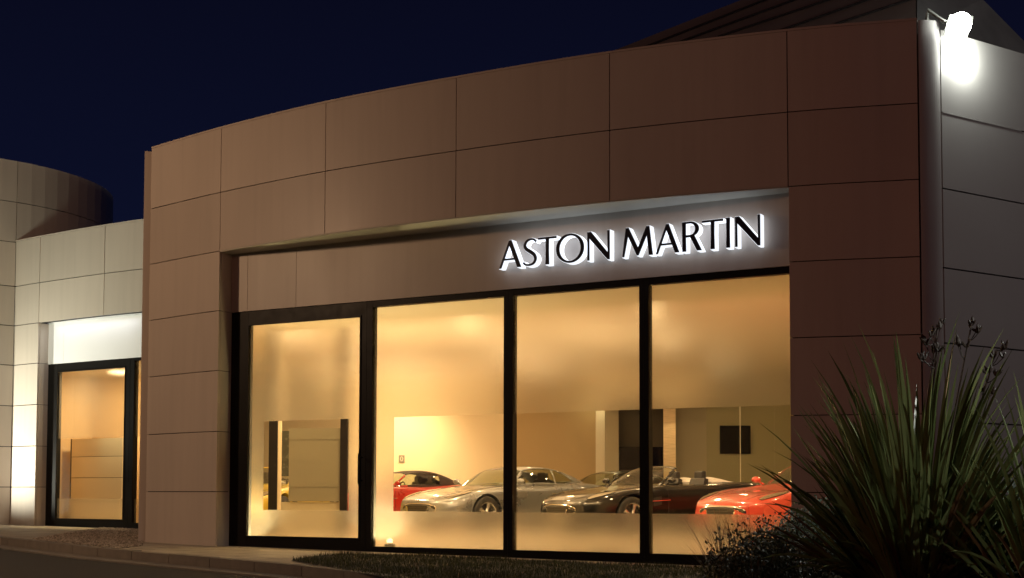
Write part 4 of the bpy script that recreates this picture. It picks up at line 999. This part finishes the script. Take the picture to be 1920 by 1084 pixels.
shrub('ground_shrub', 'almost black low shrub under the flax at the bottom right corner', (q.x, 9.0, -.15),
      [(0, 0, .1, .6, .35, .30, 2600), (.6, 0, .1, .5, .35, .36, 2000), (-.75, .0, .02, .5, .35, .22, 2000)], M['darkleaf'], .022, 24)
# bronze sedge with fine stalks against the window
q = at(1375, 1084, 11.6); rnd = random.Random(5)
sg = thing('bronze_sedge', 'fine brown sedge fanning out against the fourth window', 'plant', (q.x, 11.6, -.11)); mb = MB()
for i in range(150):
    az = math.pi + rnd.gauss(0, .9); blade(mb, (rnd.uniform(-.15, .2), rnd.uniform(-.15, .15), 0), az, rnd.uniform(.35, .82), rnd.uniform(.05, .75), rnd.uniform(.1, .7), .006, 8, 0, .1)
for i in range(60):
    az = rnd.random() * 6.28; blade(mb, (rnd.uniform(-.1, .5), rnd.uniform(-.15, .15), 0), az, rnd.uniform(.4, .8), rnd.uniform(.02, .5), rnd.uniform(.1, .7), .006, 8, 0, .1)
mb.build('stalks', M['twig'], sg, recalc=False)

# planting bed, lawn, pebbles -------------------------------------------------
gp_ = [at_z(545, 1055, -.03), at_z(590, 1046, -.03), at_z(650, 1041.5, -.035), at_z(760, 1043, -.035), at_z(900, 1047, -.04), at_z(1100, 1056, -.05), at_z(1330, 1066, -.07), at_z(1500, 1072, -.07), at_z(1700, 1110, -.08), at_z(1500, 1300, -.08), at_z(900, 1180, -.05), at_z(720, 1086, -.04), at_z(640, 1072, -.035)]
lawnp = [Vector((p.x, p.y)) for p in gp_]
tag(sheet('lawn', lawnp, lambda x: zg(x) + .008, M['soil']), kind='structure')
bedp = [Vector((1.9, 13.4)), Vector((2.9, 13.9)), Vector((4.4, 13.6)), Vector((6.2, 14.4)), Vector((9, 15)), Vector((9, 5)), Vector((1.2, 7)), Vector((1.2, 11.5))]
tag(sheet('planting_bed', bedp, lambda x: zg(x) + .014, M['soil']), kind='structure')
def inside(p, poly):
    r_ = False; n = len(poly)
    for i in range(n):
        a, b = poly[i], poly[(i + 1) % n]
        if (a.y > p.y) != (b.y > p.y) and p.x < (b.x - a.x) * (p.y - a.y) / (b.y - a.y) + a.x: r_ = not r_
    return r_
mb = MB(); rnd = random.Random(11); cnt = 0
bx0, bx1, by0, by1 = min(p.x for p in lawnp), max(p.x for p in lawnp), 10.2, max(p.y for p in lawnp)
while cnt < 26000:
    p = Vector((rnd.uniform(bx0, bx1), rnd.uniform(by0, by1)))
    if not inside(p, lawnp): continue
    cnt += 1; h_ = rnd.uniform(.02, .055) * (1 + .5 * math.sin(p.x * 5) * math.sin(p.y * 4)); a = rnd.random() * 6.28; w_ = .004
    z = zg(p.x) + .006; tx, ty = rnd.gauss(0, .014), rnd.gauss(0, .014)
    mb.add([(p.x - w_ * math.cos(a), p.y - w_ * math.sin(a), z), (p.x + w_ * math.cos(a), p.y + w_ * math.sin(a), z), (p.x + tx, p.y + ty, z + h_)], [[0, 1, 2]])
tag(mb.build('grass', M['grass'], recalc=False), 'short patchy grass in front of the windows', None, kind='stuff')
# pebble bed in front of the wing
pb = [Vector((p.x, p.y)) for p in (at_z(60, 1010, .06), at_z(190, 990, .06), at_z(268, 990, .05), at_z(268, 1022, .03), at_z(225, 1028, .03))]
M['pebble'] = leafmat('pebble', (.16, .13, .10), (.50, .44, .36), .7, 0)
mb = MB(); cnt = 0; tmpv = [(1, 0, 0), (-1, 0, 0), (0, 1, 0), (0, -1, 0), (0, 0, 1), (0, 0, -1)]
tf = [[0, 2, 4], [2, 1, 4], [1, 3, 4], [3, 0, 4], [2, 0, 5], [1, 2, 5], [3, 1, 5], [0, 3, 5]]
x0, x1, y0, y1 = min(p.x for p in pb), max(p.x for p in pb), min(p.y for p in pb), max(p.y for p in pb)
while cnt < 5200:
    p = Vector((rnd.uniform(x0, x1), rnd.uniform(y0, y1)))
    if not inside(p, pb): continue
    cnt += 1; s_ = rnd.uniform(.012, .03); a = rnd.random() * 6.28
    mb.add([(p.x + s_ * (v[0] * math.cos(a) - v[1] * .7 * math.sin(a)), p.y + s_ * (v[0] * math.sin(a) + v[1] * .7 * math.cos(a)), zg(p.x) + .006 + s_ * .55 * (v[2] + .3)) for v in tmpv], tf)
tag(mb.build('pebbles', M['pebble'], recalc=False), 'coarse pebble strip before the left wing window', None, kind='stuff')
